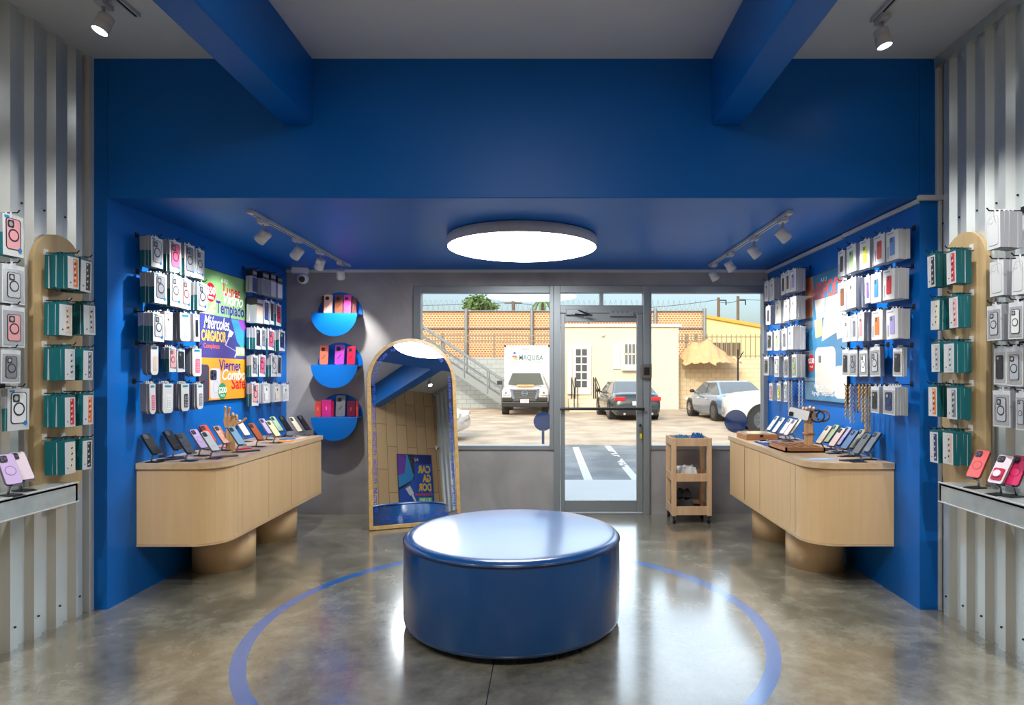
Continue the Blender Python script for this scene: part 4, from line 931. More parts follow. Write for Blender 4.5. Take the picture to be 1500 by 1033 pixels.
b.text('Haz tu pedido', 0.055, g((248, 248, 246)), T(0.19, 0.105), 0.0034, bold=0.01, width=0.40); b.text('Agrega Temporizador', 0.05, g((248, 248, 246)), T(0.15, 0.045), 0.0034, bold=0.01, width=0.48)
b.build('print', e)
# 3. charger poster on the plank wall, seen in the mirror
W3, H3 = 0.76, 1.08
e, M, b = poster((2.28, YP+0.003, 1.02), (-1, 0, 0), W3, H3, 'blue charger poster on the wood plank wall, seen in the mirror')
T = lambda x, y, z=0: M @ Matrix.Translation((x, y, z))
b.box(0, W3, 0, H3, 0, 0.001, pc((20, 82, 196)), M); b.box(0, W3, 0.9, H3, 0.001, 0.0012, pc((26, 44, 130)), M)
b.text('A J U', 0.07, pc((240, 240, 250)), T(0.30, 0.96), 0.0016, bold=0.03)
b.prism([(0.40, 1.07), (0.76, 1.07), (0.76, 0.38), (0.70, 0.40), (0.50, 0.52), (0.42, 0.60), (0.40, 0.72)], 0.0012, 0.0016, pc((20, 20, 30)), M)
b.prism([(0.54, 1.07), (0.76, 1.07), (0.76, 0.42), (0.46, 0.57), (0.425, 0.66)], 0.0016, 0.002, pc((30, 150, 226)), M); b.prism([(0.56, 1.07), (0.76, 1.07), (0.76, 0.66), (0.62, 0.70)], 0.002, 0.0024, pc((112, 56, 180)), M)
for t_, yy in (('CAR', 0.72), ('GA', 0.54), ('DOR', 0.36)): b.text(t_, 0.20, pc((250, 204, 50)), T(0.04, yy), 0.0016, bold=0.045, width=0.1*len(t_)-0.01)
b.text('Completos', 0.085, pc((236, 84, 60)), T(0.03, 0.265), 0.0016, bold=0.03, width=0.38)
b.box(0.04, 0.34, 0.10, 0.23, 0.001, 0.0016, pc((110, 196, 70)), M); b.text('$190', 0.12, pc((250, 250, 250)), T(0.06, 0.125), 0.002, bold=0.04, width=0.26)
b.prism([(0.52, 0.46), (0.62, 0.40), (0.53, 0.26), (0.44, 0.31)], 0.002, 0.003, pc((236, 240, 250)), M); b.prism([(0.46, 0.30), (0.50, 0.275), (0.38, 0.04), (0.35, 0.05)], 0.002, 0.003, pc((236, 240, 250)), M)
b.build('print', e)

# ------------------------------------------------------------------ trolley with cloths
cx0, cx1, cy0, cy1 = 1.238, 1.634, 6.17, 6.50
e = empty('trolley', (1.238, 6.17, 0), 'small three-tier wooden trolley on castors by the right window', 'trolley')
for (px_, py_) in ((0, 0), (0.351, 0), (0, 0.285), (0.351, 0.285)):
    MB().box(px_, px_+0.045, py_, py_+0.045, 0.075, 0.845, M_cart).build('post', e, bevel=0.003)
for z0, z1 in ((0.765, 0.845), (0.415, 0.495), (0.082, 0.17)):
    b = MB(); b.box(0.002, 0.394, 0.002, 0.014, z0, z1, M_cart); b.box(0.002, 0.394, 0.316, 0.328, z0, z1, M_cart); b.box(0.002, 0.014, 0.002, 0.328, z0, z1, M_cart); b.box(0.382, 0.394, 0.002, 0.328, z0, z1, M_cart)
    b.box(0.01, 0.386, 0.01, 0.32, z0, z0+0.012, M_cart); b.build('tray', e, bevel=0.002)
for (px_, py_) in ((0.025, 0.025), (0.37, 0.025), (0.025, 0.305), (0.37, 0.305)):
    c = MB(); c.cyl((px_-0.012, py_, 0.03), (px_+0.012, py_, 0.03), 0.03, M_rubber, seg=20); c.cyl((px_-0.014, py_, 0.03), (px_+0.014, py_, 0.03), 0.015, M_chrome, seg=16)
    c.build('castor', e)
    k = MB(); k.box(px_-0.018, px_-0.014, py_-0.012, py_+0.012, 0.03, 0.078, M_steel); k.box(px_+0.014, px_+0.018, py_-0.012, py_+0.012, 0.03, 0.078, M_steel); k.box(px_-0.018, px_+0.018, py_-0.015, py_+0.015, 0.074, 0.078, M_steel); k.build('castor_fork', e)
def cloth(name, loc, w_, d_, h_, col, seed, label, rz=0, rough=0.9):
    rnd = random.Random(seed); n_ = 22; vs = []; fs = []
    ph = [rnd.uniform(0, 6) for _ in range(6)]
    def top(u, v):
        ed = max(abs(u), abs(v)); f = (1-max(0, (ed-0.72)/0.28)**2.4)
        return h_*(f*(0.78+0.13*math.sin(7*u+ph[0]+2*v)+0.09*math.sin(11*v+ph[1]+3*u)+0.06*math.sin(17*u-9*v+ph[2])))
    for i in range(n_+1):
        for j in range(n_+1):
            u, v = -1+2*i/n_, -1+2*j/n_
            wob = 1+0.06*math.sin(5*v+ph[3])+0.04*math.sin(9*u+ph[4])
            vs.append((u*w_/2*wob*0.93, v*d_/2*(1+0.05*math.sin(6*u+ph[5]))*0.93, max(0.001, top(u, v))))
    m_ = n_+1
    for i in range(n_):
        for j in range(n_): fs.append((i*m_+j, (i+1)*m_+j, (i+1)*m_+j+1, i*m_+j+1))
    base = len(vs); 
    rim = [i*m_ for i in range(m_)]+[n_*m_+j for j in range(1, m_)]+[i*m_+n_ for i in range(n_-1, -1, -1)]+[j for j in range(n_-1, 0, -1)]
    for r in rim: vs.append((vs[r][0], vs[r][1], 0))
    q = len(rim)
    for k in range(q): fs.append((rim[k], base+k, base+(k+1) % q, rim[(k+1) % q]))
    fs.append(tuple(base+k for k in range(q)))
    b = MB(); b.add(vs, fs, mat('cloth_%d_%d_%d' % col, col, rough, var=0.12, scale=60, bump=0.3), None, True)
    return tag(b.build(name, loc=loc, rz=rz), label, 'cloth', 'cloths on the trolley')
cloth('folded_cloth', (1.375, 6.335, 0.779), 0.17, 0.24, 0.085, (70, 116, 146), 1, 'crumpled blue-grey cloth in the top tray of the trolley')
cloth('folded_cloth', (1.525, 6.335, 0.779), 0.115, 0.22, 0.105, (36, 92, 150), 5, 'blue cloth beside the blue-grey one, top trolley tray')
cloth('folded_cloth', (1.42, 6.335, 0.429), 0.20, 0.22, 0.05, (176, 170, 164), 2, 'grey folded cloth under the white one, middle trolley tray')
cloth('folded_cloth', (1.42, 6.335, 0.483), 0.20, 0.21, 0.07, (226, 226, 224), 3, 'white folded cloth, middle trolley tray')
cloth('folded_cloth', (1.30, 6.34, 0.429), 0.03, 0.12, 0.11, (24, 26, 32), 8, 'small black cloth at the left, middle trolley tray')
cloth('folded_cloth', (1.437, 6.335, 0.096), 0.30, 0.22, 0.06, (26, 28, 44), 4, 'dark navy cloth spread in the bottom trolley tray')
cloth('folded_cloth', (1.385, 6.335, 0.160), 0.19, 0.2, 0.08, (60, 58, 58), 6, 'dark grey folded cloth, bottom trolley tray')
cloth('folded_cloth', (1.38, 6.335, 0.244), 0.17, 0.18, 0.07, (40, 40, 42), 7, 'black folded cloth topmost in the bottom trolley tray')

# ------------------------------------------------------------------ outside: ground and the shop building's own mass
G = -0.20                                      # level of the parking lot
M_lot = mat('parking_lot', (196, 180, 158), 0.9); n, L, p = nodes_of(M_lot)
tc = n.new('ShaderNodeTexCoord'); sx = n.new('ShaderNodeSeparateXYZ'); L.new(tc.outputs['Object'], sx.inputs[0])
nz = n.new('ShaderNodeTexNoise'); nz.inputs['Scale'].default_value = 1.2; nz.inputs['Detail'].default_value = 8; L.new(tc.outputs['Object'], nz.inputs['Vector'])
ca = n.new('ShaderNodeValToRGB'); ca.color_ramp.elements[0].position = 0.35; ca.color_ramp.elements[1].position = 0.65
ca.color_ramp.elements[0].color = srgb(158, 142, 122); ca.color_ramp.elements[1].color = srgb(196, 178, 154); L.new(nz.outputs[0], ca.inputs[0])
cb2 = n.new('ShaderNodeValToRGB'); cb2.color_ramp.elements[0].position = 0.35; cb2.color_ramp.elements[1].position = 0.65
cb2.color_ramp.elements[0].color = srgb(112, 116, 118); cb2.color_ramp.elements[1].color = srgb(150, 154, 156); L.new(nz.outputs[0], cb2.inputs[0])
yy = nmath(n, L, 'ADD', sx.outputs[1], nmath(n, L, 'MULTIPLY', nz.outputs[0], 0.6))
near = nmath(n, L, 'LESS_THAN', yy, 15.0)  # near asphalt tone also holds the shop's shadow, up to its edge
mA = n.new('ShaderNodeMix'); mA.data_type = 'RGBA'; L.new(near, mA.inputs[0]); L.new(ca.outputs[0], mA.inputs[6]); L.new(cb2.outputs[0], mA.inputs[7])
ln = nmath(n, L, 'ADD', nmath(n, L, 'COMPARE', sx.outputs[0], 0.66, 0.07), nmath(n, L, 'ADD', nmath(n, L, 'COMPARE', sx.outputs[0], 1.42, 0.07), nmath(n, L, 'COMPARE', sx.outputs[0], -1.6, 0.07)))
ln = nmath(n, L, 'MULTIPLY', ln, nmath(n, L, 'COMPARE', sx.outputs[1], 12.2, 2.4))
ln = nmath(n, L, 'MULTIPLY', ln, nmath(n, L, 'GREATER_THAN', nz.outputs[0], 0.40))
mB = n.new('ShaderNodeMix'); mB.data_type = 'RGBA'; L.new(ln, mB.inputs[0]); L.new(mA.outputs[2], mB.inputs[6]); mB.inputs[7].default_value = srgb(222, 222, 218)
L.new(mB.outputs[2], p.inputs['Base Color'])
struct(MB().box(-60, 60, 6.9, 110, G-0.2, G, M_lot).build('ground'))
struct(MB().box(-14, 14, YB+0.15, 8.85, G-0.1, -0.02, mat('pavement', (206, 208, 206), 0.8, var=0.06, scale=3)).build('sidewalk'))
M_ext = mat('outer_plaster', (190, 184, 172), 0.9)
struct(MB().box(-14, CL-0.301, -4, YB+0.15, G, 4.15, M_ext).build('wall_outer_left'))
struct(MB().box(CR+0.301, 14, -4, YB+0.15, G, 4.15, M_ext).build('wall_outer_right'))
struct(MB().box(CL-0.3, CR+0.3, -4, YW-0.2, G, 4.15, M_ext).build('wall_outer_back'))
struct(MB().box(CL-0.3, CR+0.3, YW-0.2, YB+0.15, CEIL+0.201, 4.15, M_ext).build('roof'))
A = lambda px, y: (px-X0)*y/F
Z = lambda py, y: H+(Y0-py)*y/F

def brickmat(name, c1, c2, mortar, bw, bh, ax='XZ', rough=0.9, ms=0.01):
    m = mat(name, c1, rough); n, L, p = nodes_of(m); tc = n.new('ShaderNodeTexCoord'); sp = n.new('ShaderNodeSeparateXYZ'); cb = n.new('ShaderNodeCombineXYZ')
    L.new(tc.outputs['Object'], sp.inputs[0]); L.new(sp.outputs['X'], cb.inputs[0]); L.new(sp.outputs['Z'], cb.inputs[1])
    b = n.new('ShaderNodeTexBrick'); b.inputs['Color1'].default_value = srgb(*c1); b.inputs['Color2'].default_value = srgb(*c2); b.inputs['Mortar'].default_value = srgb(*mortar)
    b.inputs['Scale'].default_value = 1; b.inputs['Brick Width'].default_value = bw; b.inputs['Row Height'].default_value = bh; b.inputs['Mortar Size'].default_value = ms
    L.new(cb.outputs[0], b.inputs['Vector']); L.new(b.outputs[0], p.inputs['Base Color']); return m
M_blk_shade = brickmat('shade_grey_block', (148, 156, 160), (160, 168, 170), (118, 126, 130), 0.42, 0.22)  # shade on the left wall is put into this greyer block colour
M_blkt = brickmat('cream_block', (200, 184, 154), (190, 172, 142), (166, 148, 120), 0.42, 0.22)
M_net = brickmat('privacy_net', (160, 106, 78), (142, 92, 66), (214, 176, 140), 0.16, 0.12, ms=0.024)
M_steelpaint = mat('grey_steel_paint', (122, 130, 134), 0.5, 0.2)
M_bars = mat('fence_bar_paint', (128, 116, 98), 0.6)
o = MB().box(A(240, 31), A(812, 31), 31, 31.2, G, Z(524, 31), M_blk_shade).build('boundary_wall'); tag(o, 'shade-toned grey block boundary wall behind the steel stair and box truck', 'wall', 'boundary walls')
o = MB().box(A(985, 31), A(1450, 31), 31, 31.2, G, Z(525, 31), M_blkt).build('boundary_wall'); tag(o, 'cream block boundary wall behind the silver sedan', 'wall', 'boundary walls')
# netted chain-link fence with posts
zt, zb2 = Z(455, 34), G
e = MB().box(A(240, 34), A(1033, 34), 34.0, 34.03, zb2, zt, M_net).build('netted_fence'); tag(e, 'tall chain-link fence covered in orange-tan netting across the lot', 'fence')
for px in (330, 420, 510, 600, 683, 779, 860, 960, 1032):
    MB().cyl((A(px, 33.9), 33.9, G), (A(px, 33.9), 33.9, zt+0.1), 0.10, M_steelpaint, seg=10).build('fence_post', e)
for py in (456, 481): MB().cyl((A(240, 33.9), 33.9, Z(py, 34)), (A(1033, 33.9), 33.9, Z(py, 34)), 0.035, M_steelpaint, seg=8).build('fence_rail', e)
b = MB(); pts = []; r = 0.26; N_ = 760
for k in range(N_): a = k*0.52; pts.append((A(545, 34)+k*(A(1033, 34)-A(545, 34))/N_, 34+r*0.6*math.sin(a), zt+0.3+r*math.cos(a)))
b.tube(pts, 0.007, M_steelpaint, seg=3); o = b.build('razor_wire'); tag(o, 'coil of razor wire along the top of the tall fence', 'razor wire')
def pickets(x0, x1, y, z0, z1, step, lab, w_=0.045):
    e = MB().box(x0, x1, y-0.02, y+0.02, z0+0.08, z0+0.14, M_bars).box(x0, x1, y-0.02, y+0.02, z1-0.16, z1-0.10, M_bars).build('picket_fence'); tag(e, lab, 'fence', 'steel picket fences')
    k = 0; x = x0
    b = MB()
    while x < x1: b.box(x-w_/2, x+w_/2, y-0.012, y+0.012, z0, z1, M_bars); x += step
    b.build('slats', e)
    if y > 31.5:
        for q in (0.02, 0.35, 0.65, 0.98): MB().box(x0+(x1-x0)*q-0.05, x0+(x1-x0)*q+0.05, y+0.03, y+0.12, G, z1, M_bars).build('post', e)
pickets(A(560, 32), A(812, 32), 32, Z(503, 32), Z(488, 32), 0.16, 'low steel picket fence in front of the netting, left of the door')
pickets(A(990, 32), A(1036, 32), 32, Z(503, 32), Z(489, 32), 0.16, 'short steel picket fence between house and yellow building')
pickets(A(1036, 31.1), A(1450, 31.1), 31.1, Z(525, 31.1), Z(490, 31.1), 0.24, 'steel bar fence standing on the cream block wall', 0.05)
# steel stair
y_s = 28.5; xlo, xhi = A(737, y_s), A(600, y_s); slope = 50/75.0
e = empty('steel_stair', (xlo, y_s, G), 'grey steel stair with railing descending towards the box truck', 'stair')
def along(px, dy): return (A(px, y_s)-xlo, Z(592-(737-px)*slope-dy, y_s)-G)
for yy_ in (0.0, 1.0):
    (xa, za), (xb, zb3) = along(737, 0), along(590, 0)
    MB().add([(xa, yy_, za-0.1), (xa, yy_, za+0.28), (xb, yy_, zb3+0.28), (xb, yy_, zb3-0.1), (xa, yy_+0.05, za-0.1), (xa, yy_+0.05, za+0.28), (xb, yy_+0.05, zb3+0.28), (xb, yy_+0.05, zb3-0.1)],
             [(0,3,2,1),(4,5,6,7),(0,1,5,4),(1,2,6,5),(2,3,7,6),(3,0,4,7)], M_steelpaint).build('stringer', e)
    for dy in (20, 34):
        (xa, za), (xb, zb3) = along(737, dy), along(590, dy); MB().cyl((xa, yy_, za), (xb, yy_, zb3), 0.03 if dy < 30 else 0.04, M_steelpaint, seg=8).build('handrail', e)
    for px in (734, 714, 680, 646, 612):
        (xa, za), (_, zb3) = along(px, 0), along(px, 34); MB().cyl((xa, yy_, za), (xa, yy_, zb3), 0.035, M_steelpaint, seg=8).build('baluster', e)
nst = 17
for k in range(nst):
    (xa, za), (xb, zb3) = along(737-k*147/nst, 0), along(737-(k+1)*147/nst, 0)
    MB().box(xb, xa, 0.05, 1.0, za+0.05, za+0.10, M_steelpaint).build('stair_tread', e)
# yellow building
M_yel = mat('yellow_plaster', (216, 204, 140), 0.9, var=0.04, scale=0.6)
yb_ = 42
e = empty('yellow_building', (A(1036, yb_), yb_, G), 'pale yellow building with sloping orange roof edge beyond the fence', 'building')
x0_, x1_ = 0, A(1135, yb_)-A(1036, yb_); z0_, z1_ = Z(466, yb_)-G, Z(490, yb_)-G
MX = Matrix(((1,0,0,0),(0,0,1,0),(0,1,0,0),(0,0,0,1)))
MB().prism([(x0_, 0), (x1_+6, 0), (x1_+6, z1_-0.8), (x0_, z0_)], 0, 5, M_yel, MX).build('wall', e)
MB().prism([(x0_-0.1, z0_), (x1_+6.1, z1_-0.8), (x1_+6.1, z1_-0.6), (x0_-0.1, z0_+0.2)], -0.2, 5.2, mat('orange_tiles', (214, 150, 60), 0.8), MX).build('roof_edge', e)
bb = MB().box(A(1043, yb_)-A(1036, yb_), A(1084, yb_)-A(1036, yb_), -0.05, 0, Z(521, yb_)-G, Z(502, yb_)-G, mat('dark_louvre', (84, 70, 52), 0.8)).build('louvred_opening', e)
b = MB()
for k in range(14): b.box(A(1043, yb_)-A(1036, yb_)+0.13*k+0.02, A(1043, yb_)-A(1036, yb_)+0.13*k+0.05, -0.09, -0.05, Z(521, yb_)-G, Z(502, yb_)-G, M_bars)
b.build('louvre_slats', bb)
o = MB().box(A(1083, 54), A(1110, 54), 54, 56, G, Z(474, 54), mat('roof_tank', (110, 104, 96), 0.8)).build('dark_building'); tag(o, 'small dark block rising behind the yellow building', 'building')
# tan house
yh = 29.5; xa_, xb_ = A(812, yh), A(994, yh); M_house = mat('house_plaster', (204, 192, 170), 0.9, var=0.05, scale=0.8, bump=0.1); M_hw = mat('house_white', (214, 210, 200), 0.6)
e = empty('house', (xa_, yh, G), 'low cream plastered house with panelled door and barred window opposite', 'house')
hx = lambda px: A(px, yh)-xa_; hz = lambda py: Z(py, yh)-G
MB().box(0, xb_-xa_, 0, 1.4, 0, hz(479), M_house).build('wall', e)
MB().box(-0.1, xb_-xa_+0.12, -0.12, 1.5, hz(479), hz(475), M_hw).build('cornice', e)
MB().box(hx(940), hx(994)+0.01, -0.012, 0, 0, hz(582), mat('house_base_grey', (176, 176, 172), 0.9)).build('base_band', e)  # flat grey band low on the right end of the wall
d = MB().box(hx(838), hx(866), -0.08, 0, hz(578), hz(505), M_hw).build('door', e)
for i in range(2):
    for j in range(5):
        MB().box(hx(843.3+i*9), hx(850.6+i*9), -0.095, -0.08, hz(521+j*11.6), hz(511.5+j*11.6), mat('dark_pane', (74, 78, 84), 0.15)).build('pane', d)
MB().box(hx(831), hx(838), -0.16, -0.08, hz(577), hz(508), mat('open_shutter', (214, 206, 196), 0.7)).build('open_door_leaf', e)
wd = MB().box(hx(909), hx(945), -0.22, 0, hz(541), hz(501), M_hw).build('window', e)
MB().box(hx(913.5), hx(941), -0.225, -0.219, hz(534), hz(504.5), mat('dark_pane2', (96, 100, 100), 0.3)).build('pane', wd)
b = MB()
for k in range(6): b.box(hx(914+5.3*k)-0.02, hx(914+5.3*k)+0.02, -0.25, -0.225, hz(534), hz(504), M_hw)
b.box(hx(913), hx(941), -0.25, -0.225, hz(520), hz(518), M_hw); b.build('window_bars', wd)
b = MB()
for k in range(8): b.prism(circ(hx(911+4.4*k), hz(541), 0.075, 10), 0, 0.04, M_hw, Matrix(((1,0,0,0),(0,0,-1,-0.22),(0,1,0,0),(0,0,0,1))))
b.build('scalloped_sill', wd)
MB().box(hx(897.5), hx(908.5), -0.06, 0, hz(541), hz(503), mat('blue_shutter', (176, 190, 190), 0.6)).build('shutter', e)
MB().box(hx(947), hx(955), -0.06, 0, hz(541), hz(503), mat('blue_shutter', (176, 190, 190), 0.6)).build('shutter', e)
b = MB(); b.box(hx(832), hx(872), -1.2, 0, 0, hz(584)-0.0, M_house); b.box(hx(832), hx(872), -1.6, -1.2, 0, (hz(584))*0.66, M_house); b.box(hx(832), hx(872), -2.0, -1.6, 0, hz(584)*0.33, M_house); b.build('front_steps', e)
for px in (837, 842, 869, 872):
    b = MB(); b.tube([(hx(px), -0.2, hz(584)), (hx(px), -0.2, hz(553)), (hx(px)+0.05, -1.9, hz(567)), (hx(px)+0.05, -1.9, 0)], 0.022, M_darkwire); b.build('step_rail', e)
MB().ball((hx(883), -0.06, hz(491)), 0.09, M_hw, 12).build('wall_lamp', e)
# tarp canopy
yt_ = 30.6
def tarp():
    vs = []; fs = []; NX, NY = 24, 10
    top = [(996, 516), (1006, 509), (1013, 500.5), (1025, 503), (1037, 496), (1047, 506), (1058, 514), (1068, 522), (1080, 531)]
    def topat(px):
        for (a, b_), (c, d_) in zip(top[:-1], top[1:]):
            if a <= px <= c: return b_+(d_-b_)*(px-a)/(c-a)
        return top[-1][1]
    for i in range(NX+1):
        px = 996+84*i/NX; zt_ = Z(topat(px), yt_); zb_ = Z(533+1.2*math.sin(i*1.3)+1.0*math.sin(i*0.7), yt_)
        for j in range(NY+1):
            t_ = j/NY; vs.append((A(px, yt_)+0.06*math.sin(i*2.1+j), yt_-0.1-1.5*t_*(0.4+0.6*math.sin(PI*i/NX))+0.05*math.sin(i*1.7), zt_+(zb_-zt_)*t_**0.8+0.06*math.sin(i*1.9+3*t_)*t_))
    for i in range(NX):
        for j in range(NY): a = i*(NY+1)+j; fs.append((a, a+NY+1, a+NY+2, a+1))
    b = MB(); b.add(vs, fs, mat('tan_tarp', (196, 160, 118), 0.9, var=0.12, scale=6), None, True); o = b.build('tarp_canopy')
    m_ = o.modifiers.new('thick', 'SOLIDIFY'); m_.thickness = 0.01
    tag(o, 'tan tarpaulin canopy draped over the block wall behind the sedan', 'canopy')
    MB().cyl((A(1081, 29.0), 29.0, G), (A(1081, 29.0), 29.0, Z(512, 29)), 0.04, M_darkwire, seg=8).build('support_pole', o)
    MB().cyl((A(1081, 29.0), 29.0, Z(528, 29)), (A(1092, 29.0), 29.3, Z(515, 29)), 0.025, M_darkwire, seg=8).build('brace', o)
tarp()
# poles
def pole(px, y, ytop, lab, arm=0.0, r=0.13):
    o = MB().cyl((A(px, y), y, G), (A(px, y), y, Z(ytop, y)), r, mat('pole_wood', (96, 84, 70), 0.9), r1=r*0.8, seg=10).build('utility_pole'); tag(o, lab, 'utility pole', 'utility poles')
    if arm: MB().box(A(px, y)-arm, A(px, y)+arm, y-0.1, y+0.1, Z(ytop+4, y), Z(ytop+2.2, y), mat('pole_wood', (96, 84, 70), 0.9)).build('crossarm', o)
    return o
pole(752, 60, 441, 'wooden utility pole with crossarm above the fence, seen by the box truck', 0.85, 0.2)
pl1 = pole(1052.5, 48, 436, 'dark utility pole left above the yellow building', 0, 0.14); pl2 = pole(1081, 50, 434, 'dark utility pole right above the yellow building', 0, 0.14)
for px, y, po in ((1052.5, 48, pl1), (1081, 50, pl2)):
    o = MB().tube([(A(px, y), y, Z(440, y)), (A(px+11, y), y, Z(440, y)), (A(px+11, y), y, Z(447, y))], 0.05, M_darkwire).build('bracket', po)
def line(pa, ya, za, pb, yb3, zb3, sag, lab):
    a = Vector((A(pa, ya), ya, Z(za, ya))); b_ = Vector((A(pb, yb3), yb3, Z(zb3, yb3))); pts = []
    for i in range(25):
        t_ = i/24; v = a.lerp(b_, t_); v.z -= sag*4*t_*(1-t_); pts.append(v)
    tag(MB().tube(pts, 0.02, M_darkwire, seg=4).build('power_line'), lab, 'power line')
line(300, 58, 436, 752, 60, 443, 0.5, 'thin power line running off behind the tree, left window')
line(752, 60, 443, 1052.5, 48, 439, 0.7, 'thin power line between the crossarm pole and the yellow building')
line(1052.5, 48, 442, 1081, 50, 440, 0.15, 'short power line between the two dark poles')
line(1081, 50, 438, 1500, 46, 420, 0.6, 'thin power line running off beyond the right window')
# trees
def crown(name, c, r, nleaf, col, label, seed, squash=0.7, trunk=True):
    rnd = random.Random(seed)
    e = empty(name, (c[0], c[1], G), label, 'tree', 'trees beyond the fence')
    b = MB(); m_ = mat('leaf_%d_%d_%d' % col, col, 0.8, var=0.25, scale=2)
    for k in range(nleaf):
        a, u = rnd.uniform(0, 2*PI), rnd.uniform(-1, 1); rr = r*(0.35+0.65*rnd.random()**0.5)*(0.8+0.3*math.sin(3*a)+0.15*rnd.random())
        p_ = Vector((rr*math.cos(a)*math.sqrt(1-u*u), rr*math.sin(a)*math.sqrt(1-u*u), rr*u*squash)); s_ = rnd.uniform(0.10, 0.2)
        q = Matrix.Translation(p_+Vector((0, 0, c[2]-G))) @ Matrix.Rotation(rnd.uniform(0, 6), 4, 'Z') @ Matrix.Rotation(rnd.uniform(0, 3), 4, 'X')
        b.add([(-s_, 0, 0), (0, -s_*0.45, 0.02), (s_, 0, 0), (0, s_*0.45, 0.02)], [(0, 1, 2, 3)], m_, q)
    b.build('foliage', e); MB().cyl((0, 0, 0), (0, 0, c[2]-G), 0.2, mat('bark', (92, 78, 62), 0.9), r1=0.08, seg=8).build('trunk', e)
crown('leafy_tree', (A(698, 44), 44, Z(447, 44)), 1.05, 900, (96, 128, 60), 'bushy green tree above the netted fence, left window', 1)
crown('leafy_tree', (A(716, 46), 46, Z(451, 46)), 0.75, 400, (104, 132, 70), 'smaller green tree right beside the bushy one', 2)
b = MB(); pc_ = (A(795, 50), 50, Z(449, 50)); e = empty('palm_tree', (pc_[0], pc_[1], G), 'small palm tree above the netted fence beside the door frame', 'tree')
for k in range(14):
    a = 2*PI*k/14; pts = [Vector((0, 0, pc_[2]-G))]
    for i in range(1, 5): pts.append(Vector((math.cos(a)*0.28*i, math.sin(a)*0.28*i, pc_[2]-G+0.5*math.sin(i*0.75)-0.04*i*i)))
    for p0, p1 in zip(pts[:-1], pts[1:]):
        sd = Vector((-math.sin(a), math.cos(a), 0))*0.09; b.add([p0-sd, p0+sd, p1+sd*0.7, p1-sd*0.7], [(0, 1, 2, 3)], mat('palm_leaf', (92, 120, 66), 0.8))
b.build('fronds', e); MB().cyl((0, 0, 0), (0, 0, pc_[2]-G), 0.18, mat('bark', (92, 78, 62), 0.9), seg=8).build('trunk', e)

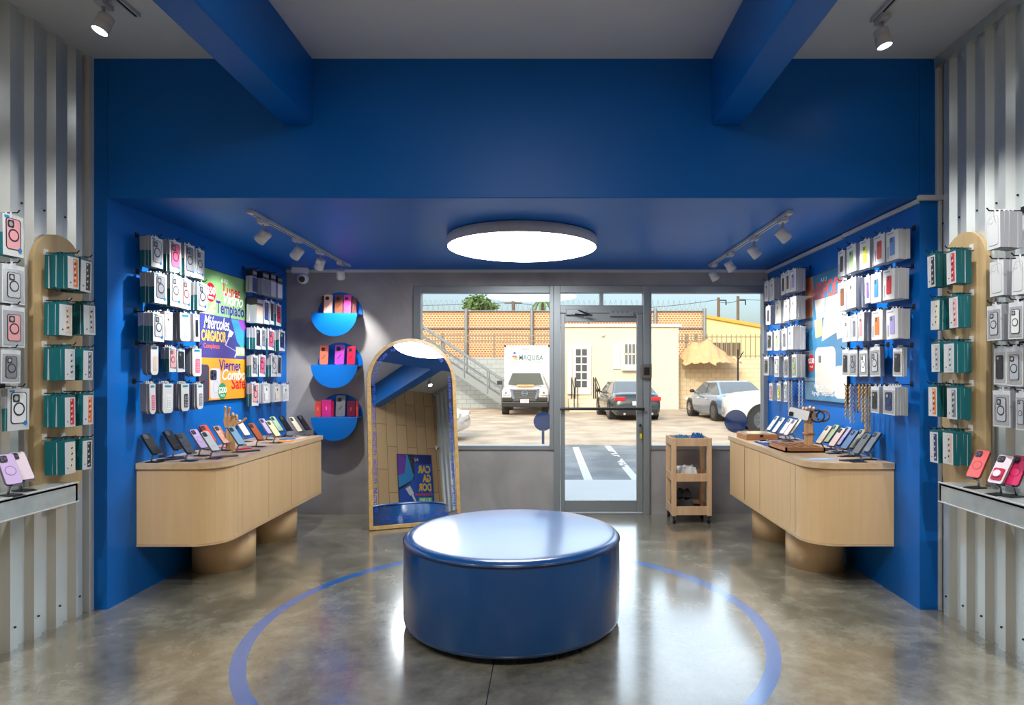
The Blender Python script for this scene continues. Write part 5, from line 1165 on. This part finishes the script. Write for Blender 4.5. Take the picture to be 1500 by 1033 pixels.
# ------------------------------------------------------------------ vehicles (x forward, y left)
M_carglass = mat('car_glass', (58, 66, 74), 0.08, 0.0, coat=0.5)
M_tyre = mat('tyre', (36, 36, 38), 0.8)
def car(loc, rz, paint, label, L=4.55, Wd=1.80, roof=1.43, belt=0.93, kind='sedan', cat='car'):
    e = empty('sedan_car' if kind == 'sedan' else 'white_pickup' if kind == 'pickup' else 'utility_car', loc, label, cat, rz=rz)
    h = L/2; w_ = Wd/2
    if kind == 'sedan': prof = [(-h, 0.34, 0.60, 0.80), (-h+0.06, 0.26, 0.86, 0.9), (-h+0.25, 0.2, belt+0.05, 0.97), (-h+0.9, 0.18, belt+0.04, 1.0), (-0.3, 0.17, belt, 1.0), (0.9, 0.17, belt, 1.0), (1.3, 0.18, belt-0.02, 0.99), (h-0.35, 0.2, belt-0.16, 0.95), (h-0.08, 0.24, belt-0.28, 0.84), (h, 0.3, 0.5, 0.72)]
    else: prof = [(-h, 0.4, 0.95, 0.92), (-h+0.08, 0.32, belt+0.08, 0.98), (-0.8, 0.3, belt+0.08, 1.0), (0.7, 0.3, belt+0.04, 1.0), (1.1, 0.3, belt+0.02, 1.0), (h-0.4, 0.3, belt-0.06, 0.97), (h-0.1, 0.34, belt-0.14, 0.9), (h, 0.4, belt-0.3, 0.84)]
    vs = []; fs = []; K = 10
    for (x, zl, zb_, f_) in prof:
        ww = w_*f_; hb = (zb_-zl)
        sec = [(0, zl), (ww*0.86, zl), (ww*0.985, zl+hb*0.16), (ww, zl+hb*0.5), (ww*0.985, zl+hb*0.72), (ww*0.9, zb_-0.01), (ww*0.6, zb_+0.02)]
        full = sec+[(0, zb_+0.03)]+[(-y, z) for y, z in sec[1:][::-1]]
        K = len(full); vs += [(x, y, z) for y, z in full]
    for i in range(len(prof)-1):
        for j in range(K):
            a = i*K+j; b_ = i*K+(j+1) % K; fs.append((a, b_, b_+K, a+K))
    fs += [tuple(range(K))[::-1], tuple((len(prof)-1)*K+j for j in range(K))]
    b = MB(); b.add(vs, fs, paint, None, True); b.build('body', e)
    # cabin
    if kind == 'sedan': xb0, xb1, xt1, xt0 = -h+0.50, 1.25, 0.35, -h+1.35
    elif kind == 'utility': xb0, xb1, xt1, xt0 = -h+0.12, 1.0, 0.45, -h+0.5
    else: xb0, xb1, xt1, xt0 = -0.75, 1.05, 0.35, -0.45
    zb_ = belt-0.01; wb, wt = w_*0.9, w_*0.68
    P = {'b': [(xb0, -wb, zb_), (xb1, -wb, zb_), (xb1, wb, zb_), (xb0, wb, zb_)], 't': [(xt0, -wt, roof-0.03), (xt1, -wt, roof-0.03), (xt1, wt, roof-0.03), (xt0, wt, roof-0.03)]}
    xm = (xt0+xt1)/2
    vs = P['b']+P['t']+[(xt0+0.12, -wt*0.86, roof), (xt1-0.12, -wt*0.86, roof), (xt1-0.12, wt*0.86, roof), (xt0+0.12, wt*0.86, roof)]
    b = MB(); b.add(vs, [(0,1,5,4),(1,2,6,5),(2,3,7,6),(3,0,4,7),(4,5,9,8),(5,6,10,9),(6,7,11,10),(7,4,8,11),(8,9,10,11)], paint); b.build('cabin', e, bevel=0.05, seg=3)
    def pane(q, nm, ins=0.08, off=0.022):
        q = [Vector(v) for v in q]; c = sum(q, Vector())/4; nrm = (q[1]-q[0]).cross(q[3]-q[0]).normalized(); cc = Vector((0.3 if kind == 'sedan' else 0, 0, 0.8))
        if nrm.dot(c-Vector((c.x*0.6, 0, 0.6))) < 0: nrm = -nrm
        r_ = []
        for k in range(4):
            u = (q[(k+1) % 4]-q[k]).normalized(); v = (q[k-1]-q[k]).normalized(); r_.append(q[k]+(u+v)*ins)
        MB().add([x+nrm*off for x in r_]+[x+nrm*(off-0.05) for x in r_], [(0,1,2,3),(4,7,6,5),(0,4,5,1),(1,5,6,2),(2,6,7,3),(3,7,4,0)], M_carglass).build(nm, e)
    lerp = lambda a, b_, t_: tuple(a[k]+(b_[k]-a[k])*t_ for k in range(3))
    for sg, (i0, i1) in ((-1, (0, 1)), (1, (3, 2))):
        B0, B1, T0, T1 = P['b'][i0], P['b'][i1], P['t'][i0], P['t'][i1]
        mt, mb_ = 0.5, 0.5
        pane([B0, lerp(B0, B1, mb_), lerp(T0, T1, mt), T0], 'side_window', 0.06); pane([lerp(B0, B1, mb_), B1, T1, lerp(T0, T1, mt)], 'side_window', 0.06)
    pane([P['b'][1], P['b'][2], P['t'][2], P['t'][1]], 'windscreen', 0.07); pane([P['b'][3], P['b'][0], P['t'][0], P['t'][3]], 'rear_window', 0.07)
    wr = 0.33 if kind == 'sedan' else 0.39
    for x in (-h+0.95 if kind == 'sedan' else -h+1.0, h-0.9):
        for sg in (-1, 1):
            MB().cyl((x, sg*(w_-0.3), wr+0.02), (x, sg*(w_+0.004), wr+0.02), wr+0.06, M_black, seg=28).build('wheel_arch', e)
            wh_ = MB().cyl((x, sg*(w_-0.2), wr), (x, sg*(w_+0.012), wr), wr, M_tyre, seg=28).build('wheel', e)
            rm = MB(); rm.cyl((x, sg*(w_+0.012), wr), (x, sg*(w_+0.018), wr), wr*0.68, mat('rim_dark', (90, 92, 96), 0.4, 0.6), seg=24)
            for k in range(7):
                a = 2*PI*k/7; rm.add([(x+0.03*math.cos(a+1.57), sg*(w_+0.024), wr+0.03*math.sin(a+1.57)), (x+wr*0.66*math.cos(a+0.1), sg*(w_+0.024), wr+wr*0.66*math.sin(a+0.1)), (x+wr*0.66*math.cos(a-0.1), sg*(w_+0.024), wr+wr*0.66*math.sin(a-0.1)), (x-0.03*math.cos(a+1.57), sg*(w_+0.024), wr-0.03*math.sin(a+1.57))], [(0,1,2,3),(3,2,1,0)], M_chrome)
            rm.build('rim', wh_)
    red = mat('tail_light', (190, 24, 34), 0.2, coat=0.5); whl = mat('clear_light', (232, 234, 236), 0.15, coat=0.5)
    for sg in (-1, 1):
        b = MB(); b.box(-h-0.012, -h+0.30, sg*w_*0.5, sg*(w_*0.925), 0.72, 0.86, red); b.build('tail_light', e, bevel=0.02)
        b = MB(); b.box(h-0.28, h-0.02, sg*w_*0.5, sg*(w_*0.88), belt-0.34, belt-0.22, whl); b.build('headlight', e, bevel=0.02)
        b = MB(); b.ball((0.75, sg*(w_+0.10), belt+0.10), 0.1, M_black, 10, s=(0.7, 1, 0.7)); b.cyl((0.8, sg*(w_-0.08), belt+0.03), (0.76, sg*(w_+0.06), belt+0.08), 0.02, M_black); b.build('wing_mirror', e)
        for x in (-0.55, 0.35): MB().box(x-0.1, x+0.08, sg*(w_-0.01), sg*(w_+0.02), belt-0.17, belt-0.13, M_chrome).build('door_handle', e)
    b = MB(); b.box(-h-0.03, -h+0.02, -0.2, 0.2, 0.56, 0.70, M_white); b.build('number_plate', e)
    b = MB(); b.box(-h-0.03, -h+0.3, -w_*0.78, w_*0.78, 0.2, 0.42, M_black); b.build('rear_bumper', e, bevel=0.03)
    for sg in (-1, 1): MB().cyl((-h-0.06, sg*0.5, 0.26), (-h+0.05, sg*0.5, 0.26), 0.045, M_chrome, seg=12).build('exhaust', e)
    return e
P_silver = mat('silver_blue_paint', (112, 134, 160), 0.25, 0.4, coat=0.8); P_dark = mat('dark_green_paint', (58, 68, 70), 0.22, 0.3, coat=0.8); P_white = mat('white_car_paint', (208, 206, 202), 0.25, coat=0.6)
car((6.72, 23.65, G), PI/2+math.radians(5), P_silver, 'silver-blue sedan seen from behind through the right window')
car((3.10, 24.55, G), PI/2+math.radians(4), P_dark, 'dark sedan seen from behind through the glass door')
car((-4.35, 16.2, G), math.radians(-4), P_white, 'white car whose nose shows beside the mirror, left window')
car((7.75, 18.1, G), PI-math.radians(8), P_white, 'white pickup with big wheel behind the far right panel', L=5.0, Wd=1.9, roof=1.78, belt=1.18, kind='pickup', cat='pickup truck')

# box truck with front towards the shop
e = empty('box_truck', (A(769, 25.4), 25.2, G), 'white delivery pickup with tall white cargo box, front towards the shop', 'truck')
b = MB(); W2_ = 0.96
secs = [(0.0, 0.52, 1.00, 0.86), (0.10, 0.42, 1.10, 0.95), (0.45, 0.40, 1.15, 1.0), (1.35, 0.42, 1.22, 1.0), (3.2, 0.45, 1.2, 1.0)]
vs = []; fs = []
for (yv, zl, zh, f_) in secs:
    ww = W2_*f_; s_ = [(-ww*0.9, zl), (-ww, zl+0.15), (-ww, zh-0.15), (-ww*0.9, zh-0.03), (-ww*0.4, zh), (ww*0.4, zh), (ww*0.9, zh-0.03), (ww, zh-0.15), (ww, zl+0.15), (ww*0.9, zl)]
    vs += [(x, yv, z) for x, z in s_]
K = 10
for i in range(len(secs)-1):
    for j in range(K): a = i*K+j; c_ = i*K+(j+1) % K; fs.append((a, a+K, c_+K, c_))
fs += [tuple(range(K)), tuple((len(secs)-1)*K+j for j in range(K))[::-1]]
b.add(vs, fs, P_white, None, True); b.build('body', e)
b = MB(); b.add([(-0.86, 1.25, 1.18), (0.86, 1.25, 1.18), (0.66, 1.95, 1.75), (-0.66, 1.95, 1.75), (-0.86, 3.1, 1.18), (0.86, 3.1, 1.18), (0.66, 3.0, 1.78), (-0.66, 3.0, 1.78)], [(0,1,2,3),(1,5,6,2),(5,4,7,6),(4,0,3,7),(3,2,6,7)], P_white); b.build('cabin', e, bevel=0.05, seg=3)
b = MB(); b.add([(-0.76, 1.27, 1.22), (0.76, 1.27, 1.22), (0.60, 1.87, 1.70), (-0.60, 1.87, 1.70)], [(0,1,2,3),(3,2,1,0)], mat('truck_glass', (120, 124, 112), 0.1, coat=0.5), Matrix.Translation((0, -0.03, 0.02))); b.build('windscreen', e)
for sx__ in (-0.32, 0.34): MB().box(sx__-0.12, sx__+0.12, 1.6, 1.64, 1.22, 1.44, M_tyre).build('headrest', e)
b = MB(); b.box(-0.55, 0.55, -0.04, 0.06, 0.68, 1.06, mat('grille_dark', (56, 58, 62), 0.5))
for k in range(5): b.box(-0.52, 0.52, -0.055, -0.04, 0.71+0.07*k, 0.73+0.07*k, mat('grille_bar', (96, 98, 100), 0.4))
g_ = b.build('grille', e)
b = MB()
for sg in (-1, 1): b.prism([(sg*0.60, 1.08), (sg*0.50, 1.08), (sg*0.40, 0.68), (sg*0.50, 0.68)], 0.04, 0.07, M_chrome, Matrix(((1,0,0,0),(0,0,-1,0),(0,1,0,0),(0,0,0,1))))
b.build('chrome_surround', g_)
MXF = Matrix(((1,0,0,0),(0,0,-1,0),(0,1,0,0),(0,0,0,1)))
b = MB(); b.prism(circ(0, 0.90, 0.125, 28), 0.06, 0.075, M_chrome, MXF); b.prism(circ(0, 0.90, 0.095, 28), 0.075, 0.08, mat('grille_dark', (56, 58, 62), 0.5), MXF); b.box(-0.14, 0.14, -0.095, -0.08, 0.875, 0.925, M_chrome)
b.build('badge', g_)
for sg in (-1, 1):
    b = MB(); b.prism([(sg*0.60, 1.02), (sg*0.90, 0.98), (sg*0.90, 0.84), (sg*0.64, 0.82)], 0.0, 0.06, mat('headlamp', (222, 222, 210), 0.15, coat=0.6), MXF); hl = b.build('headlight', e); MB().prism(circ(sg*0.76, 0.92, 0.05, 16), 0.06, 0.07, M_chrome, MXF).build('lamp_bowl', hl)
    wl = MB().cyl((sg*0.68, 0.75, 0.37), (sg*0.96, 0.75, 0.37), 0.37, M_tyre, seg=28).build('wheel', e)
    wl2 = MB().cyl((sg*0.68, 3.9, 0.37), (sg*0.96, 3.9, 0.37), 0.37, M_tyre, seg=28).build('wheel', e)
    MB().box(sg*1.02, sg*1.24, 1.45, 1.55, 1.22, 1.40, M_white if sg > 0 else M_black).build('wing_mirror', e, bevel=0.02)
b = MB(); b.box(-0.94, 0.94, -0.08, 0.3, 0.34, 0.56, M_black); b.box(-0.92, -0.5, -0.06, 0.2, 0.56, 0.74, M_black); b.box(0.5, 0.92, -0.06, 0.2, 0.56, 0.74, M_black); b.box(-0.5, 0.5, -0.05, 0.2, 0.56, 0.68, mat('grille_dark', (56, 58, 62), 0.5)); b.build('bumper', e, bevel=0.03)
b = MB(); b.box(-0.17, 0.17, -0.11, -0.08, 0.52, 0.66, M_white); b.box(-0.13, 0.13, -0.115, -0.11, 0.56, 0.62, colmat((150, 160, 170))); b.build('number_plate', e)
b = MB(); b.add([(-0.34, 0.30, 1.165), (0.34, 0.30, 1.165), (0.36, 1.15, 1.232), (-0.36, 1.15, 1.232)], [(0,1,2,3)], mat('orange_stripe', (240, 170, 96), 0.5)); b.build('bonnet_stripe', e)
b = MB(); b.box(-1.0, 1.0, 2.9, 5.2, 0.75, 2.95, mat('cargo_white', (206, 204, 198), 0.6)); cg = b.build('cargo_box', e, bevel=0.02)
b = MB(); b.box(-1.02, -0.94, 2.87, 2.93, 0.75, 2.97, M_trim); b.box(0.94, 1.02, 2.87, 2.93, 0.75, 2.97, M_trim); b.box(-1.02, 1.02, 2.87, 2.93, 2.89, 2.97, M_trim); b.build('edge_trim', cg)
b = MB(); MT = Matrix.Translation((0, 2.89, 0)) @ MXF
b.text('MAQUISA', 0.34, colmat((40, 96, 120)), MT @ Matrix.Translation((-0.37, 2.31, 0)), 0.002, bold=0.01, width=1.08)
b.prism(circ(-0.56, 2.62, 0.06, 16), 0, 0.002, colmat((30, 80, 170)), MT); b.prism([(-0.70, 2.45), (-0.62, 2.52), (-0.48, 2.50), (-0.42, 2.40), (-0.55, 2.42)], 0, 0.002, colmat((226, 84, 40)), MT)
b.prism([(-0.66, 2.40), (-0.50, 2.38), (-0.40, 2.30), (-0.52, 2.33)], 0, 0.002, colmat((70, 160, 70)), MT); b.prism([(-0.86, 2.42), (-0.80, 2.38), (-0.72, 2.44), (-0.80, 2.41)], 0, 0.002, colmat((60, 60, 60)), MT)
b.box(-0.78, 0.70, 2.885, 2.89, 2.22, 2.235, colmat((224, 120, 80))); b.box(-0.26, 0.10, 2.885, 2.89, 2.80, 2.83, colmat((120, 120, 116)))
b.build('lettering', cg)
